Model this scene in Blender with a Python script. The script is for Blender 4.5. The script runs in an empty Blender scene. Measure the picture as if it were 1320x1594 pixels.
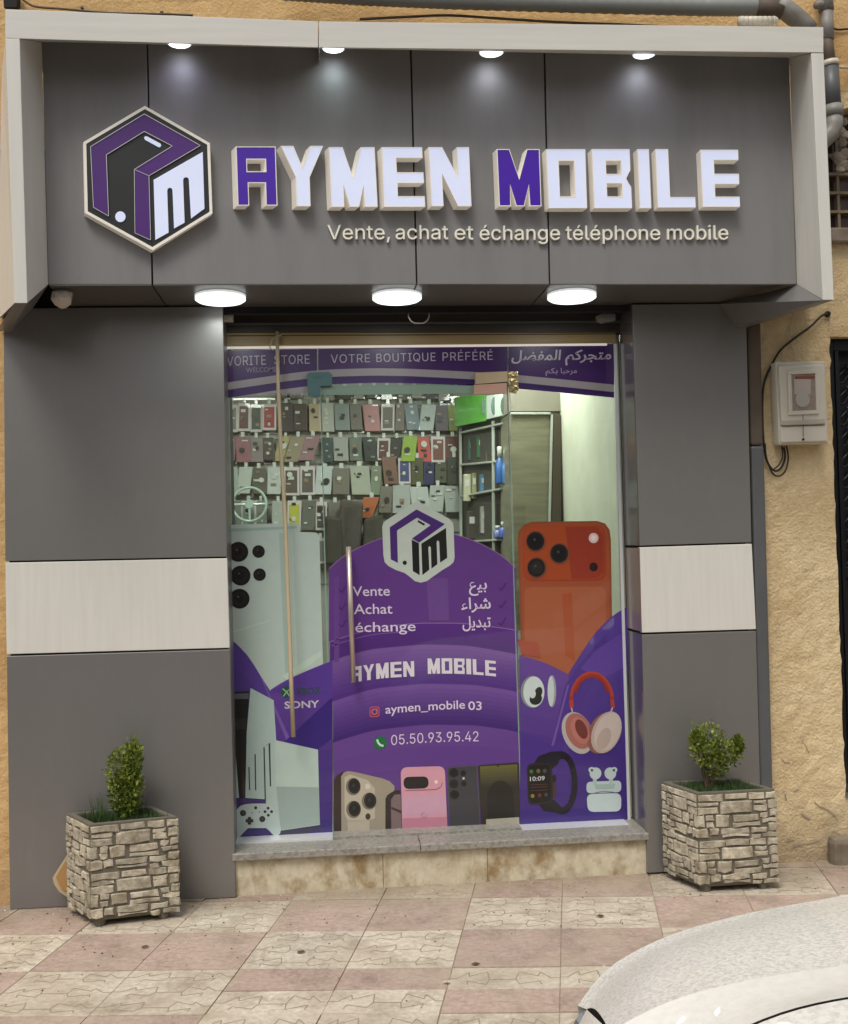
import bpy, bmesh, math, random
from mathutils import Vector, Matrix
from mathutils.geometry import delaunay_2d_cdt
random.seed(7)
SC = bpy.context.scene
COL = SC.collection
# ------------------------------------------------------------------ camera
YAW, PITCH, ROLL, FPX, CAMH, CAMY = 0.0902385, 0.0259604, -0.0251954, 1670.344, 1.593123, -4.95
cy_, sy_, cp_, sp_ = math.cos(YAW), math.sin(YAW), math.cos(PITCH), math.sin(PITCH)
FWD = Vector((sy_*cp_, cy_*cp_, sp_)); _r = Vector((cy_, -sy_, 0)); _u = _r.cross(FWD)
RIGHT = math.cos(ROLL)*_r + math.sin(ROLL)*_u
UP = -math.sin(ROLL)*_r + math.cos(ROLL)*_u
CAMP = Vector((0, CAMY, CAMH))
cd = bpy.data.cameras.new('camera'); cam = bpy.data.objects.new('camera', cd); COL.objects.link(cam)
cam.matrix_world = Matrix(((RIGHT.x, UP.x, -FWD.x, 0), (RIGHT.y, UP.y, -FWD.y, CAMY), (RIGHT.z, UP.z, -FWD.z, CAMH), (0, 0, 0, 1)))
cd.sensor_fit = 'VERTICAL'; cd.sensor_height = 24; cd.lens = FPX/1594*24; cd.clip_end = 500; cd.clip_start = 0.05
SC.camera = cam
# ------------------------------------------------------------------ world, sun, exposure
SUN_EL, SUN_AZ = math.radians(58), math.radians(205)      # azimuth the light comes from, measured from +y clockwise
w = bpy.data.worlds.new('World'); SC.world = w; w.use_nodes = True
nt = w.node_tree; nt.nodes.clear()
sky = nt.nodes.new('ShaderNodeTexSky'); sky.sky_type = 'NISHITA'; sky.sun_disc = False
sky.sun_elevation = SUN_EL; sky.sun_rotation = SUN_AZ; sky.dust_density = 4; sky.air_density = 1.0
hs = nt.nodes.new('ShaderNodeHueSaturation'); hs.inputs['Saturation'].default_value = 0.18
bg = nt.nodes.new('ShaderNodeBackground'); bg.inputs[1].default_value = 0.125
wo = nt.nodes.new('ShaderNodeOutputWorld')
nt.links.new(sky.outputs[0], hs.inputs['Color']); nt.links.new(hs.outputs[0], bg.inputs[0]); nt.links.new(bg.outputs[0], wo.inputs[0])
sl = bpy.data.lights.new('sun', 'SUN'); sl.energy = 1.5; sl.angle = math.radians(20); sl.color = (1, .94, .85)
so = bpy.data.objects.new('sun', sl); COL.objects.link(so)
sd = Vector((math.sin(SUN_AZ)*math.cos(SUN_EL), math.cos(SUN_AZ)*math.cos(SUN_EL), math.sin(SUN_EL)))
so.rotation_euler = sd.to_track_quat('Z', 'Y').to_euler(); so.location = (0, -6, 8)
SC.view_settings.view_transform = 'Standard'; SC.view_settings.look = 'None'
SC.view_settings.exposure = 0.0; SC.view_settings.gamma = 1; SC.view_settings.use_curve_mapping = False
SC.cycles.max_bounces = 8; SC.cycles.transparent_max_bounces = 12
# ------------------------------------------------------------------ helpers
def ray(px, py): return (px-660)/FPX*RIGHT - (py-797)/FPX*UP + FWD
def at(px, py, Y):                       # photo pixel on the plane y = Y
    d = ray(px, py); return CAMP + d*((Y-CAMY)/d.y)
def atz(px, py, Z):                      # photo pixel on the plane z = Z
    d = ray(px, py); return CAMP + d*((Z-CAMH)/d.z)
def atx(px, py, X):
    d = ray(px, py); return CAMP + d*(X/d.x)
def tag(o, label=None, cat=None, group=None, kind=None):
    if label: o['label'] = label
    if cat: o['category'] = cat
    if group: o['group'] = group
    if kind: o['kind'] = kind
    return o
def empty(name, loc, label=None, cat=None, group=None):
    o = bpy.data.objects.new(name, None); COL.objects.link(o); o.location = loc; o.empty_display_size = .1
    return tag(o, label, cat, group)
class MB:
    def __init__(s): s.v, s.f, s.m = [], [], []
    def add(s, vs, fs, mi=0):
        b = len(s.v); s.v += [Vector(v) for v in vs]; s.f += [[i+b for i in f] for f in fs]; s.m += [mi]*len(fs); return s
    def poly(s, pts, mi=0): return s.add(pts, [list(range(len(pts)))], mi)
    def hexa(s, a, b, mi=0):             # a: 4 pts ring, b: 4 pts ring opposite
        return s.add(list(a)+list(b), [[3, 2, 1, 0], [4, 5, 6, 7], [0, 1, 5, 4], [1, 2, 6, 5], [2, 3, 7, 6], [3, 0, 4, 7]], mi)
    def box(s, x0, x1, y0, y1, z0, z1, mi=0):
        return s.hexa([(x0, y0, z0), (x1, y0, z0), (x1, y0, z1), (x0, y0, z1)], [(x0, y1, z0), (x1, y1, z0), (x1, y1, z1), (x0, y1, z1)], mi)
    def prism(s, pts, vec, mi=0, side=None):
        n = len(pts); vec = Vector(vec); a = [Vector(p) for p in pts]; b = [p+vec for p in a]; si = mi if side is None else side
        s.add(a, [list(range(n))], mi)
        s.add(b, [list(range(n))[::-1]], si)
        s.add(a+b, [[(i+1) % n, i, n+i, n+(i+1) % n] for i in range(n)], si); return s
    def tube(s, pts, r, seg=10, mi=0, caps=True):
        pts = [Vector(p) for p in pts]; n = len(pts); rs = r if isinstance(r, (list, tuple)) else [r]*n
        vs = []; up = None
        for i, p in enumerate(pts):
            t = (pts[min(i+1, n-1)]-pts[max(i-1, 0)]).normalized()
            if up is None:
                up = Vector((0, 0, 1)) if abs(t.z) < .9 else Vector((0, 1, 0))
            a = t.cross(up).normalized(); up = a.cross(t).normalized()
            for k in range(seg):
                q = 2*math.pi*k/seg; vs.append(p + rs[i]*(math.cos(q)*a + math.sin(q)*up))
        fs = [[i*seg+k, i*seg+(k+1) % seg, (i+1)*seg+(k+1) % seg, (i+1)*seg+k] for i in range(n-1) for k in range(seg)]
        if caps: fs += [list(range(seg))[::-1], [(n-1)*seg+k for k in range(seg)]]
        return s.add(vs, fs, mi)
    def lathe(s, c, prof, axis='z', seg=28, mi=0):
        vs = []; c = Vector(c)
        for r, h in prof:
            for k in range(seg):
                q = 2*math.pi*k/seg; x, y = r*math.cos(q), r*math.sin(q)
                vs.append(c + (Vector((x, y, h)) if axis == 'z' else Vector((x, h, y))))
        n = len(prof)
        fs = [[i*seg+k, i*seg+(k+1) % seg, (i+1)*seg+(k+1) % seg, (i+1)*seg+k] for i in range(n-1) for k in range(seg)]
        fs += [list(range(seg))[::-1], [(n-1)*seg+k for k in range(seg)]]
        return s.add(vs, fs, mi)
    def build(s, name, mats, parent=None, smooth=False, bevel=0, origin=None, fix=True):
        me = bpy.data.meshes.new(name)
        o0 = Vector(origin) if origin is not None else Vector((0, 0, 0))
        if parent is not None and origin is None: o0 = parent.matrix_basis.translation.copy() if parent.parent is None else Vector(parent.get('_w', (0, 0, 0)))
        me.from_pydata([v-o0 for v in s.v], [], s.f)
        if not isinstance(mats, (list, tuple)): mats = [mats]
        for m in mats: me.materials.append(m)
        me.polygons.foreach_set('material_index', s.m)
        if fix:
            bm = bmesh.new(); bm.from_mesh(me); bmesh.ops.recalc_face_normals(bm, faces=bm.faces); bm.to_mesh(me); bm.free()
        if smooth: me.polygons.foreach_set('use_smooth', [True]*len(me.polygons))
        me.update()
        o = bpy.data.objects.new(name, me); COL.objects.link(o)
        if parent is not None:
            o.parent = parent
            if origin is not None: o.location = o0 - Vector(parent.matrix_basis.translation)
            o['_w'] = tuple(o0)
        else:
            o.location = o0
        if bevel:
            b = o.modifiers.new('bevel', 'BEVEL'); b.width = bevel; b.segments = 2; b.limit_method = 'ANGLE'; b.angle_limit = .6
        return o
def lin(r, g, b, k=1.0):
    f = lambda c: ((c/255+.055)/1.055)**2.4 if c > 10 else c/255/12.92
    return (min(f(r)*k, .95), min(f(g)*k, .95), min(f(b)*k, .95), 1)
def N(nt, t, **kw):
    n = nt.nodes.new(t)
    for k, v in kw.items(): setattr(n, k, v)
    return n
def mat(name, col, rough=.5, metal=0, var=.06, vscale=6, bump=0, bscale=60, coat=0, col2=None, thr=(.4, .7), cscale=3, emit=None, es=0, stretch=None, spec=.5, rnd=0, detail=6):
    m = bpy.data.materials.new(name); m.use_nodes = True; nt = m.node_tree; b = nt.nodes['Principled BSDF']; L = nt.links
    b.inputs['Roughness'].default_value = rough; b.inputs['Metallic'].default_value = metal
    b.inputs['Coat Weight'].default_value = coat; b.inputs['Specular IOR Level'].default_value = spec
    tc = N(nt, 'ShaderNodeTexCoord'); mp = N(nt, 'ShaderNodeMapping'); L.new(tc.outputs['Object'], mp.inputs[0])
    if stretch: mp.inputs['Scale'].default_value = stretch
    n1 = N(nt, 'ShaderNodeTexNoise'); n1.inputs['Scale'].default_value = vscale; n1.inputs['Detail'].default_value = detail; L.new(mp.outputs[0], n1.inputs[0])
    src = None
    if col2:
        n2 = N(nt, 'ShaderNodeTexNoise'); n2.inputs['Scale'].default_value = cscale; n2.inputs['Detail'].default_value = 8; n2.inputs['Roughness'].default_value = .65; L.new(mp.outputs[0], n2.inputs[0])
        mr = N(nt, 'ShaderNodeMapRange'); mr.inputs[1].default_value, mr.inputs[2].default_value = thr; L.new(n2.outputs[0], mr.inputs[0])
        mx = N(nt, 'ShaderNodeMix', data_type='RGBA'); mx.inputs[6].default_value = col; mx.inputs[7].default_value = col2; L.new(mr.outputs[0], mx.inputs[0]); src = mx.outputs[2]
    hsv = N(nt, 'ShaderNodeHueSaturation')
    if src: L.new(src, hsv.inputs['Color'])
    else: hsv.inputs['Color'].default_value = col
    mv = N(nt, 'ShaderNodeMapRange'); mv.inputs[1].default_value = .25; mv.inputs[2].default_value = .75; mv.inputs[3].default_value = 1-var; mv.inputs[4].default_value = 1+var
    L.new(n1.outputs[0], mv.inputs[0]); val = mv.outputs[0]
    if rnd:
        oi = N(nt, 'ShaderNodeObjectInfo'); mo = N(nt, 'ShaderNodeMapRange'); mo.inputs[3].default_value = 1-rnd; mo.inputs[4].default_value = 1+rnd
        L.new(oi.outputs['Random'], mo.inputs[0]); mu = N(nt, 'ShaderNodeMath', operation='MULTIPLY'); L.new(val, mu.inputs[0]); L.new(mo.outputs[0], mu.inputs[1]); val = mu.outputs[0]
    L.new(val, hsv.inputs['Value']); L.new(hsv.outputs[0], b.inputs['Base Color'])
    if bump:
        n3 = N(nt, 'ShaderNodeTexNoise'); n3.inputs['Scale'].default_value = bscale; n3.inputs['Detail'].default_value = 5; L.new(mp.outputs[0], n3.inputs[0])
        bp = N(nt, 'ShaderNodeBump'); bp.inputs['Strength'].default_value = min(1, bump); bp.inputs['Distance'].default_value = .006; L.new(n3.outputs[0], bp.inputs['Height']); L.new(bp.outputs[0], b.inputs['Normal'])
    if es:
        b.inputs['Emission Color'].default_value = emit or col; b.inputs['Emission Strength'].default_value = es
    return m
_pm = {}
def pm(r, g, b, k=1.35, rough=.32):            # printed vinyl colour
    key = (r, g, b, k, rough)
    if key not in _pm: _pm[key] = mat('print_%d_%d_%d' % (r, g, b), lin(r, g, b, k), rough=rough, var=.03, vscale=20, coat=.5)
    return _pm[key]
def arcmat(name, A, B, zA, zB, k, xc):         # print that fades from A to B under an arc
    m = mat(name, A, rough=.32, var=.02, coat=.25); nt = m.node_tree; L = nt.links
    tc = N(nt, 'ShaderNodeTexCoord'); sp = N(nt, 'ShaderNodeSeparateXYZ'); L.new(tc.outputs['Object'], sp.inputs[0])
    s1 = N(nt, 'ShaderNodeMath', operation='SUBTRACT'); L.new(sp.outputs[0], s1.inputs[0]); s1.inputs[1].default_value = xc
    s2 = N(nt, 'ShaderNodeMath', operation='MULTIPLY'); L.new(s1.outputs[0], s2.inputs[0]); L.new(s1.outputs[0], s2.inputs[1])
    s3 = N(nt, 'ShaderNodeMath', operation='MULTIPLY_ADD'); L.new(s2.outputs[0], s3.inputs[0]); s3.inputs[1].default_value = k; L.new(sp.outputs[2], s3.inputs[2])
    mr = N(nt, 'ShaderNodeMapRange'); mr.inputs[1].default_value = zA; mr.inputs[2].default_value = zB; L.new(s3.outputs[0], mr.inputs[0])
    mx = N(nt, 'ShaderNodeMix', data_type='RGBA'); mx.inputs[6].default_value = A; mx.inputs[7].default_value = B; L.new(mr.outputs[0], mx.inputs[0])
    L.new(mx.outputs[2], nt.nodes['Principled BSDF'].inputs['Base Color']); return m
# ------------------------------------------------------------------ materials
M = {}
M['grey'] = mat('grey_cladding', lin(131, 129, 127, 1), rough=.38, metal=.4, var=.05, vscale=1.6, bump=.05, bscale=3, coat=.1, stretch=(1, 1, .5), col2=lin(136, 134, 131, 1), thr=(.52, .85), cscale=14)
M['fgrey'] = mat('grey_sign_panel', lin(130, 128, 128, 1), rough=.55, metal=.1, var=.05, vscale=1.6, bump=.03, bscale=6, stretch=(1.5, 1, .3), col2=lin(120, 118, 117, 1), thr=(.45, .8), cscale=5)
M['white'] = mat('silver_white_cladding', lin(220, 218, 210, .98), rough=.42, var=.05, vscale=30, stretch=(1, 1, .08), bump=.02)
M['whitef'] = mat('brushed_white_frame', lin(214, 211, 203, 1), rough=.42, var=.06, vscale=40, stretch=(.06, 1, 1), bump=.02)
M['dark'] = mat('dark_recess_metal', lin(60, 56, 52), rough=.5, var=.1)
M['seam'] = mat('black_joint', lin(18, 17, 16), rough=.8)
M['soffit'] = mat('dark_soffit_panel', lin(96, 92, 88), rough=.35, metal=.25, var=.06)
def stucco(name, c1, c2, c3, bs=1.0):
    m = mat(name, c1, rough=.92, var=.10, vscale=22, col2=c2, thr=(.42, .68), cscale=2.2, spec=.2); nt = m.node_tree; L = nt.links; b = nt.nodes['Principled BSDF']
    tc = N(nt, 'ShaderNodeTexCoord')
    v = N(nt, 'ShaderNodeTexVoronoi', feature='SMOOTH_F1'); v.inputs['Scale'].default_value = 75; v.inputs['Smoothness'].default_value = .6
    n = N(nt, 'ShaderNodeTexNoise'); n.inputs['Scale'].default_value = 42; n.inputs['Detail'].default_value = 9; n.inputs['Roughness'].default_value = .7
    n0 = N(nt, 'ShaderNodeTexNoise'); n0.inputs['Scale'].default_value = 9
    mxv = N(nt, 'ShaderNodeMix', data_type='VECTOR'); mxv.inputs[0].default_value = .02; L.new(tc.outputs['Object'], mxv.inputs[4]); L.new(n0.outputs[1], mxv.inputs[5]); L.new(mxv.outputs[1], v.inputs[0]); L.new(tc.outputs['Object'], n.inputs[0]); L.new(tc.outputs['Object'], n0.inputs[0])
    a = N(nt, 'ShaderNodeMath', operation='MULTIPLY_ADD'); a.inputs[1].default_value = .3; L.new(v.outputs[0], a.inputs[0]); L.new(n.outputs[0], a.inputs[2])
    bp = N(nt, 'ShaderNodeBump'); bp.inputs['Strength'].default_value = .9; bp.inputs['Distance'].default_value = .013*bs; L.new(a.outputs[0], bp.inputs['Height']); L.new(bp.outputs[0], b.inputs['Normal'])
    # grime near the ground and pits
    src = b.inputs['Base Color'].links[0].from_socket
    sp = N(nt, 'ShaderNodeSeparateXYZ'); L.new(tc.outputs['Object'], sp.inputs[0])
    add = N(nt, 'ShaderNodeMath', operation='MULTIPLY_ADD'); L.new(n0.outputs[0], add.inputs[0]); add.inputs[1].default_value = .5; L.new(sp.outputs[2], add.inputs[2])
    mr = N(nt, 'ShaderNodeMapRange'); mr.inputs[1].default_value = .62; mr.inputs[2].default_value = .2; mr.inputs[4].default_value = .75; L.new(add.outputs[0], mr.inputs[0])
    mx = N(nt, 'ShaderNodeMix', data_type='RGBA'); L.new(mr.outputs[0], mx.inputs[0]); L.new(src, mx.inputs[6]); mx.inputs[7].default_value = c3; L.new(mx.outputs[2], b.inputs['Base Color'])
    return m
M['stucco'] = stucco('ochre_rough_stucco', lin(234, 212, 170, .95), lin(216, 188, 142, .9), lin(168, 148, 124, .8))
M['stucco2'] = stucco('ochre_upper_stucco', lin(232, 194, 138, .9), lin(214, 172, 116, .85), lin(196, 160, 122, .8), .6)
M['cement'] = mat('grey_cement', lin(150, 138, 122, .8), rough=.9, var=.2, vscale=14, bump=.6, bscale=40, col2=lin(120, 105, 92, .8), cscale=5)
M['riser'] = mat('beige_plinth_stone', lin(216, 206, 180, .9), rough=.8, var=.16, vscale=26, bump=.5, bscale=30, col2=lin(168, 142, 100, .8), thr=(.45, .66), cscale=7, stretch=(1, 1, .8))
M['sill'] = mat('speckled_marble_sill', lin(172, 168, 158, .8), rough=.35, var=.12, vscale=90, col2=lin(144, 140, 132, .8), thr=(.47, .58), cscale=60, bump=.1, detail=3)
M['tilec'] = mat('cream_paving_tile', lin(216, 206, 188, .9), rough=.85, var=.22, vscale=45, bump=.6, bscale=55, col2=lin(178, 164, 144, .85), thr=(.45, .68), cscale=6, rnd=.07)
M['tilep'] = mat('pink_paving_tile', lin(192, 168, 156, .88), rough=.85, var=.22, vscale=45, bump=.6, bscale=55, col2=lin(164, 144, 130, .82), thr=(.45, .68), cscale=6, rnd=.08)
M['groovec'] = mat('dirt_in_groove', lin(172, 156, 132, .8), rough=.9)
M['groovep'] = mat('pale_dust_in_groove', lin(196, 172, 158, .85), rough=.9)
M['joint'] = mat('sandy_joint', lin(182, 164, 140, .85), rough=.95, var=.25, vscale=30, bump=.5)
M['stonea'] = mat('cast_stone', lin(206, 197, 176, .85), rough=.85, var=.28, vscale=40, bump=.9, bscale=50, col2=lin(142, 130, 106, .8), cscale=14, rnd=.16)
M['mortar'] = mat('planter_mortar', lin(122, 116, 102, .72), rough=.9, var=.15, vscale=30, bump=.4)
M['leaf'] = mat('box_leaf', lin(98, 118, 44, .85), rough=.4, var=.4, vscale=25, col2=lin(158, 170, 76, .9), cscale=18)
M['grass'] = mat('grass_blade', lin(70, 98, 48, .7), rough=.6, var=.3, vscale=30)
M['soil'] = mat('planter_soil', lin(72, 66, 48, .7), rough=1, var=.4, vscale=40, bump=1)
M['stem'] = mat('woody_stem', lin(110, 90, 66, .7), rough=.9)
M['gold'] = mat('tan_wood_lintel', lin(176, 152, 108, .85), rough=.45, var=.14, vscale=14, stretch=(.08, 1, 3))
M['pole'] = mat('pale_wooden_pole', lin(214, 196, 160, .85), rough=.5, var=.12, vscale=12, stretch=(1, 1, .1))
M['steel'] = mat('brushed_steel', lin(190, 188, 182), rough=.3, metal=.85, var=.06)
M['alu'] = mat('aluminium_profile', lin(228, 230, 232), rough=.3, metal=.3, var=.04)
M['pvc'] = mat('grey_pvc_pipe', lin(150, 148, 142, .85), rough=.5, var=.12, vscale=9, col2=lin(118, 104, 90, .8), thr=(.5, .75), cscale=4)
M['pvcd'] = mat('dark_grey_pipe', lin(98, 100, 102, .85), rough=.45, var=.1)
M['pvcb'] = mat('brown_stained_pipe', lin(112, 98, 84, .7), rough=.7, var=.2, vscale=8)
M['plastic'] = mat('off_white_plastic', lin(214, 208, 192, .9), rough=.4, var=.04)
M['cable'] = mat('black_cable', lin(34, 30, 28), rough=.5)
M['iron'] = mat('black_wrought_iron', lin(36, 36, 40), rough=.38, metal=.5, var=.15)
M['lamp'] = mat('lit_lamp_diffuser', (1, 1, 1, 1), es=1.6, emit=(.93, 1, .98, 1), var=0)
M['lampw'] = mat('white_lamp_rim', lin(235, 238, 236), rough=.3, es=.55, emit=(.95, 1, 1, 1), var=0)
M['spot'] = mat('lit_spot_face', (1, 1, 1, 1), es=5, emit=(.86, .9, 1, 1), var=0)
M['let'] = mat('lit_letter_face', lin(216, 218, 228, .9), rough=.35, es=.42, emit=(.55, .65, 1, 1), var=.05, vscale=6)
M['letside'] = mat('cream_letter_side', lin(240, 234, 222, 1), rough=.4, var=.05, es=.09, emit=(1, .92, .82, 1))
M['letp'] = mat('purple_letter_face', lin(62, 4, 150, .9), rough=.4, es=.16, emit=lin(80, 8, 200), var=.2, vscale=6, coat=.0)
M['lprint'] = mat('purple_logo_face', lin(76, 20, 118, 1.0), rough=.4, var=.15, vscale=6, coat=0)
M['lblack'] = mat('black_logo_face', lin(26, 26, 26), rough=.4, coat=0)
M['slog'] = mat('cream_slogan_letter', lin(252, 246, 232, 1), rough=.4, var=.03)
M['black'] = mat('black_plastic', lin(26, 25, 25), rough=.35)
def glassmat(name, tint, refl=.9):
    m = bpy.data.materials.new(name); m.use_nodes = True; nt = m.node_tree; nt.nodes.clear(); L = nt.links
    t = N(nt, 'ShaderNodeBsdfTransparent'); t.inputs[0].default_value = tint
    g = N(nt, 'ShaderNodeBsdfGlossy'); g.inputs['Roughness'].default_value = .015
    fr = N(nt, 'ShaderNodeFresnel'); fr.inputs[0].default_value = 1.5
    mu = N(nt, 'ShaderNodeMath', operation='MULTIPLY'); mu.inputs[1].default_value = refl; L.new(fr.outputs[0], mu.inputs[0])
    mx = N(nt, 'ShaderNodeMixShader'); L.new(mu.outputs[0], mx.inputs[0]); L.new(t.outputs[0], mx.inputs[1]); L.new(g.outputs[0], mx.inputs[2])
    o = N(nt, 'ShaderNodeOutputMaterial'); L.new(mx.outputs[0], o.inputs[0]); return m
M['glass'] = glassmat('clear_shop_glass', (.90, .95, .92, 1), 2.4)
M['edge'] = mat('green_glass_edge', lin(150, 182, 168, .8), rough=.2, var=.02)
def worldcoords(m, grime_shade=None):
    nt = m.node_tree; L = nt.links; g = N(nt, 'ShaderNodeNewGeometry')
    for n in nt.nodes:
        if n.type == 'MAPPING': L.new(g.outputs['Position'], n.inputs[0])
    if grime_shade:  # wall-foot grime, with contact shade mixed into the tile colour
        b = nt.nodes['Principled BSDF']; src = b.inputs['Base Color'].links[0].from_socket
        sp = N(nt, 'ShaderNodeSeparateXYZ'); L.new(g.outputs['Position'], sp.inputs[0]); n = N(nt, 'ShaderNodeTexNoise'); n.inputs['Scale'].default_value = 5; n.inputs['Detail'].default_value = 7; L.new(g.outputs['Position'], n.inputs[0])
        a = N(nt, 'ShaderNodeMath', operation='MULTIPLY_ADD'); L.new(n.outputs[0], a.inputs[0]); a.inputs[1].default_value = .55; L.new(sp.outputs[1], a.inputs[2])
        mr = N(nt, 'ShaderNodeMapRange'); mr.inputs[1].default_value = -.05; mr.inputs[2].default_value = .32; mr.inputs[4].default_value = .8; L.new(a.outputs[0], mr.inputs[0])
        mx = N(nt, 'ShaderNodeMix', data_type='RGBA'); L.new(mr.outputs[0], mx.inputs[0]); L.new(src, mx.inputs[6]); mx.inputs[7].default_value = grime_shade
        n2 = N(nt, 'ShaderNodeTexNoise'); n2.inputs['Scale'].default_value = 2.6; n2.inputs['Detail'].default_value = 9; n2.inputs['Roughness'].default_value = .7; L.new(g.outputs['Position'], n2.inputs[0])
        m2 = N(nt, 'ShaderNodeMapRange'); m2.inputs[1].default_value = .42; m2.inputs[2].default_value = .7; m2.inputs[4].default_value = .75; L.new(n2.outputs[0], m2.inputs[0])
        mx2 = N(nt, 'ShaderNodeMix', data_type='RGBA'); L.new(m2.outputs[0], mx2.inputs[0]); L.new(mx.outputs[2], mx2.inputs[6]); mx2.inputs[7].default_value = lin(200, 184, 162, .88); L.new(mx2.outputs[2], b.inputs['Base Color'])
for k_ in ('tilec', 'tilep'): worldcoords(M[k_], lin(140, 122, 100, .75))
# ------------------------------------------------------------------ ground
def tp(i, j, z=0):                               # tile grid: corner (i, j)
    return Vector((.910 + i*.397 - j*.086, -.613 - i*.052 - j*.376, z))
sb = MB(); sb.box(-7, 9, -2.03, .08, -.13, -.0045)
pav = sb.build("pavement", M["joint"]); tag(pav, 'sandy bed under the pink and cream paving tiles', kind='structure')
g_ = MB(); g_.poly([(-60, -60, -.13), (60, -60, -.13), (60, 40, -.13), (-60, 40, -.13)])
M['asph'] = mat('worn_asphalt', lin(98, 94, 90, .7), rough=.9, var=.2, vscale=10, bump=.6, bscale=90)
tag(g_.build('road', M['asph']), 'worn grey asphalt street', kind='structure')
kb = MB()
for k in range(20): kb.box(-7+k*.8, -7+k*.8+.79, -2.16, -2.04, -.13, .0)
tag(kb.build('kerb', M['cement'], bevel=.01), 'cement kerb along the paving', kind='structure')
def tile_mesh(frac0, frac1, kind, flip=0):
    """one tile, grid cell [0,1]x[frac0,frac1], flat relief lines cut in its face"""
    b = MB(); u = tp(1, 0)-tp(0, 0); v = tp(0, 1)-tp(0, 0); g = .0055
    P = lambda a, c, z: u*(g+a*(1-2*g)) + v*(frac0+g+(frac1-frac0)*c*(1-2*g/(frac1-frac0))) + Vector((0, 0, z))
    b.hexa([P(0, 0, -.03), P(1, 0, -.03), P(1, 1, -.03), P(0, 1, -.03)], [P(.0, .0, 0), P(1, 0, 0), P(1, 1, 0), P(0, 1, 0)])
    w = .0022
    def line(pts):
        if flip: pts = [(1-a_, c_) for a_, c_ in pts]
        for (a0, c0), (a1, c1) in zip(pts, pts[1:]):
            p, q = P(a0, c0, .0006), P(a1, c1, .0006); d = (q-p); n = Vector((-d.y, d.x, 0)).normalized()*w
            b.add([p-n, q-n, q+n, p+n], [[0, 1, 2, 3]], 1)
    rows = 3 if frac1-frac0 > .7 else 1
    for r in range(rows):
        c = (r+.5)/rows; h = .30/rows
        line([(0, c), (.06, c), (.16, c-h*.9), (.17, c-h*.3), (.33, c-h), (.36, c+h*.2), (.34, c+h)])
        line([(.17, c+h), (.16, c+h*.4), (.34, c+h)])
        line([(.36, c+h*.2), (.60, c+h*.2)])
        line([(.62, c-h), (.60, c+h*.2), (.64, c+h*.9), (.82, c+h*.5), (.84, c+h)])
        line([(.62, c-h), (.80, c-h*.3), (.82, c-h*.9), (.92, c), (1, c)])
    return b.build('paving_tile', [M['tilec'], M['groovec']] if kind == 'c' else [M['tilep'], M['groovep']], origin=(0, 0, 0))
protos = {}
for k_ in 'cp':
    for fr in ((0, 1), (0, .5), (.5, 1)):
        for fl in (0, 1): protos[(k_,)+fr+(fl,)] = tile_mesh(fr[0], fr[1], k_, fl)
def put_tile(i, j, kind, fr=(0, 1)):
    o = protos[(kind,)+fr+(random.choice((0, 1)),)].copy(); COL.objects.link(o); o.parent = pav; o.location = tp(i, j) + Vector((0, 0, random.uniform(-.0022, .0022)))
    o.rotation_euler = (random.uniform(-.003, .003), random.uniform(-.003, .003), random.uniform(-.004, .004))
for i in range(-9, 9):
    for j in range(-3, 4):
        c = tp(i+.5, j+.5)
        if c.y > .22 or c.y < -2.0+.1: continue
        pair = (i+1)//2
        pink = (pair + j) % 2 == 0 if True else False
        # pair 0 is columns i=-1,0 : row j=0 is pink there
        if j == 1 and pair in (0, -1):
            a, b_ = ('c', 'p') if pair == 0 else ('p', 'c')
            put_tile(i, j, a, (0, .5)); put_tile(i, j, b_, (.5, 1)); continue
        if j == 2 and pair in (0, -1):
            a, b_ = ('c', 'c') if pair == 0 else ('c', 'p')
            put_tile(i, j, a, (0, .5)); put_tile(i, j, b_, (.5, 1)); continue
        put_tile(i, j, 'p' if pink else 'c')
for o in protos.values(): bpy.data.objects.remove(o)
ob = empty('added_houses', (0, -13.5, 0)); tag(ob, 'unseen plain houses added across the street for reflections', kind='structure')  # houses out of view, added to give glass and panels something to reflect
ofm = [mat('pale_house_render', lin(206, 190, 160, .8), rough=.9), mat('grey_house_render', lin(160, 156, 150, .8), rough=.9), mat('house_shutter', lin(70, 60, 50), rough=.6)]
for (x0, x1, h_, mi) in ((-16, -5.2, 6.4, 1), (-5.2, 1.6, 4.2, 0), (1.6, 6.8, 7.2, 1), (6.8, 18, 5.0, 0)):
    b = MB(); b.box(x0, x1-.02, -16, -13.5+.15*mi, -.13, h_); b.build('added_house_block', ofm[mi], ob)
    x = x0+.9
    while x < x1-1.2:
        b = MB(); b.box(x, x+1.0, -13.34, -13.30, .0, 2.2); b.build('shutter', ofm[2], ob)
        if h_ > 5: b = MB(); b.box(x, x+.9, -13.34, -13.30, 3.6, 4.9); b.build('shutter', ofm[2], ob)
        x += 2.3
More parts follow.
